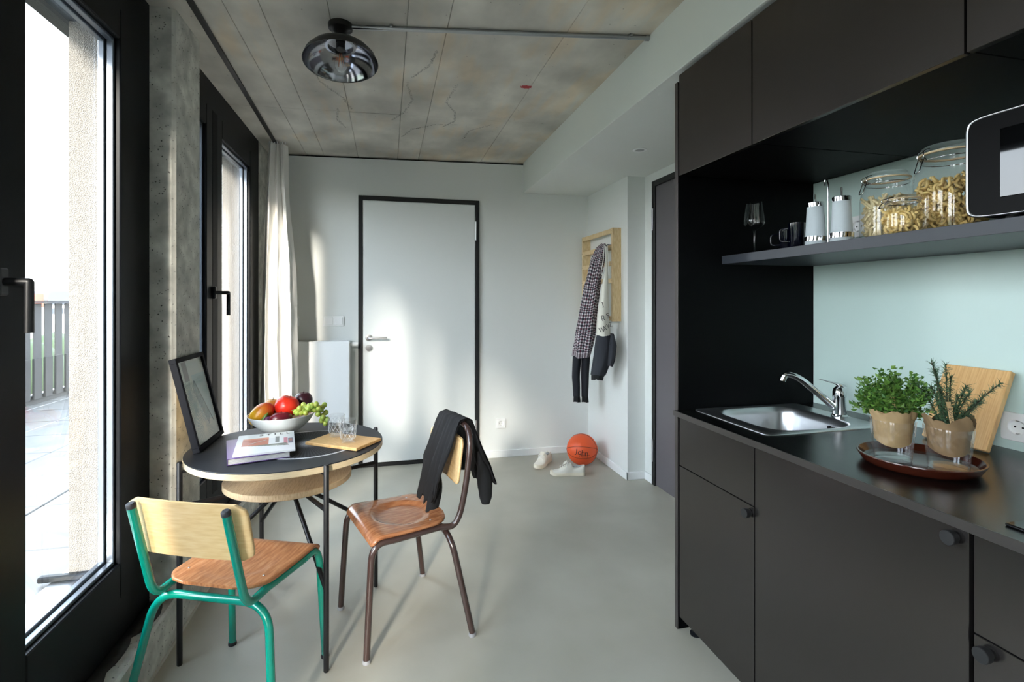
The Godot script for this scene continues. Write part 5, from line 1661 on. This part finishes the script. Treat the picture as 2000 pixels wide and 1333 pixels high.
	# chopping board against the splashback
	var cb := thing("chopping_board", "bamboo chopping board leaning against the splashback", "board", V(1.634, Y + 0.0082, 1.172))
	var an := atan2(0.100, 0.225)
	b = MB.new(); b.xf = Transform3D(Basis(Vector3(0, 0, 1), -an), Vector3.ZERO)
	b.box(Vector3(0.010, 0.122, 0), Vector3(0.019, 0.243, 0.178), 0.002)
	part(cb, "plank", b, M.bamboo)

# ------------------------------------------------------------------ on the floor
func shoe(label: String, at: Vector3, turn: float) -> void:
	var o := thing("sneaker", label, "sneaker", at, turn, "white sneakers on the floor")
	var L := 0.262
	var prof := func(t: float) -> float:           # half width of the sole along the shoe, 0 heel .. 1 toe
		var w := 0.031 + 0.012 * smoothstep(0.2, 0.72, t) - 0.004 * exp(-pow((t - 0.38) / 0.14, 2))
		if t < 0.10: w *= sqrt(max(0.0, 1.0 - pow((0.10 - t) / 0.10, 2))) * 0.45 + 0.55
		if t > 0.74: w *= sqrt(max(0.02, 1.0 - pow((t - 0.74) / 0.26, 2)))
		return w
	var loops := []
	for h in [[0.0, 0.94], [0.006, 1.03], [0.022, 1.04], [0.026, 0.99]]:
		var lp := PackedVector3Array()
		var n := 30
		for i in n + 1:
			var t := float(i) / n
			lp.append(Vector3(prof.call(t) * h[1], h[0] + (0.006 * smoothstep(0.85, 1.0, t)), lerpf(L / 2, -L / 2, t)))
		for i in range(n, -1, -1):
			var t := float(i) / n
			lp.append(Vector3(-prof.call(t) * h[1], h[0] + (0.006 * smoothstep(0.85, 1.0, t)), lerpf(L / 2, -L / 2, t)))
		loops.append(lp)
	var b := MB.new(); b.rows(loops, true, true, true)
	part(o, "sole", b, M.sole)
	# upper: arches along the length, open at the ankle
	b = MB.new()
	var rws := []
	for i in 29:
		var t := lerpf(0.0, 0.99, i / 28.0)
		var w: float = prof.call(t) * 0.985
		var top := 0.082 - 0.014 * smoothstep(0.0, 0.30, t)
		if t > 0.42: top = lerpf(0.092, 0.040, smoothstep(0.40, 0.80, t))
		elif t > 0.30: top = lerpf(0.068, 0.092, smoothstep(0.30, 0.42, t))
		if t > 0.80: top = lerpf(0.040, 0.028, smoothstep(0.80, 1.0, t))
		var row := PackedVector3Array()
		for k in 21:
			var a := PI * k / 20.0
			var yy := 0.024 + (top - 0.024) * pow(sin(a), 0.65)
			row.append(Vector3(cos(a) * w * (1.0 - 0.18 * sin(a)), yy, lerpf(L / 2, -L / 2, t) * 0.985))
		if t < 0.36:        # ankle opening: fold the crown down into a collar
			for k in range(6, 15):
				row[k] = Vector3(row[k].x * 0.96, top - 0.028 * sin(PI * (k - 5) / 10.0), row[k].z)
		rws.append(row)
	b.rows(rws, false)
	part(o, "upper", b, M.sneaker)
	b = MB.new(); b.ball(Vector3(0, 0.066, L * 0.29), Vector3(0.019, 0.006, 0.038), 18, 8)
	part(o, "lining", b, M.lining)
	b = MB.new()
	b.rows([rrect(0, 0.086, 0.022, 0.020, 0.012, 2.6, 20), rrect(0, 0.098, 0.010, 0.019, 0.004, 2.6, 20), rrect(0, 0.104, 0.004, 0.015, 0.002, 2.6, 20)], true, true, true)
	part(o, "tongue", b, M.sneaker)
	for k in 5:
		var z := -L * lerpf(-0.02, 0.20, k / 4.0)
		var y := lerpf(0.0935, 0.066, k / 4.0)
		b = MB.new(); b.tube([Vector3(-0.024, y - 0.009, z), Vector3(-0.010, y + 0.001, z - 0.004), Vector3(0.010, y + 0.001, z + 0.002), Vector3(0.024, y - 0.009, z - 0.002)], 0.0024, 7)
		part(o, "lace", b, M.lace)
	b = MB.new(); b.tube(fillet([Vector3(0, 0.092, -0.012), Vector3(0.022, 0.100, -0.006), Vector3(0.034, 0.080, -0.004), Vector3(0.036, 0.062, -0.01)], 0.01, 4), 0.0018, 7); b.tube(fillet([Vector3(0, 0.092, -0.012), Vector3(-0.020, 0.102, -0.004), Vector3(-0.036, 0.078, -0.012), Vector3(-0.038, 0.060, -0.006)], 0.01, 4), 0.0018, 7)
	part(o, "bow", b, M.lace)

func floor_things() -> void:
	shoe("white sneaker on the left, toe towards the camera", V(1.205, 0, 3.900), atan2(0.65, -0.76))
	shoe("white sneaker on the right, lying side-on before the ball", V(1.313, 0, 3.628), atan2(0.97, 0.23))
	var R := 0.122
	var bl := thing("basketball", "orange basketball lettered John in the corner by the wall", "ball", V(1.508, R, 3.827))
	var b := MB.new(); b.ball(Vector3.ZERO, Vector3(R, R, R), 48, 32)
	part(bl, "skin", b, M.orange)
	var to_cam := (Vector3(0, 1.3, 0) - V(1.508, R, 3.827)).normalized()
	var flat := Vector3(to_cam.x, 0, to_cam.z).normalized()
	var side := Vector3.UP.cross(flat).normalized()        # to the right seen from the camera
	for tl in [0.42, -0.34]:
		b = MB.new()
		var pts := []
		for i in 65:
			var a := TAU * i / 64
			var f := (flat * cos(tl) + Vector3.UP * sin(tl)).normalized()
			pts.append((side * cos(a) + f * sin(a)) * R)
		b.tube(pts, 0.0016, 6, false)
		part(bl, "seam", b, M.seam)
	b = MB.new()
	var ps := []
	for i in 65: ps.append((flat * cos(TAU * i / 64) * 0.35 + Vector3.UP * sin(TAU * i / 64) + side * cos(TAU * i / 64) * 0.94).normalized() * R)
	b.tube(ps, 0.0016, 6, false)
	part(bl, "seam", b, M.seam)
	var place := func(txt: String, ang: float, up: float, size: float) -> void:
		var n := (flat * cos(ang) * cos(up) + side * sin(ang) * cos(up) + Vector3.UP * sin(up)).normalized()
		var o := part(bl, "letter", letters(txt, size, 0.0006), M.ink)
		o.transform = Transform3D(Basis.looking_at(-n, Vector3.UP) * Basis(Vector3(0, 0, 1), -0.10), n * (R + 0.0006))
	var i := 0
	for e in [["J", -0.36], ["o", -0.16], ["h", 0.06], ["n", 0.28]]:
		place.call(e[0], e[1], 0.11 - 0.04 * i, 0.052)
		i += 1
	i = 0
	for c in ["S", "P", "O", "R", "T", "S"]:
		place.call(c, -0.16 + i * 0.10, -0.20 - 0.008 * i, 0.015)
		i += 1
	b = MB.new()
	var sp := []
	for k in 13:
		var t := k / 12.0
		var n := (flat * cos(lerpf(-0.28, 0.50, t)) + side * sin(lerpf(-0.28, 0.50, t)) + Vector3.UP * (-0.085 - 0.05 * t + 0.035 * pow(2 * t - 1, 2))).normalized()
		sp.append(n * (R + 0.0004))
	b.tube(sp, 0.0010, 6)
	part(bl, "swoosh", b, M.ink)
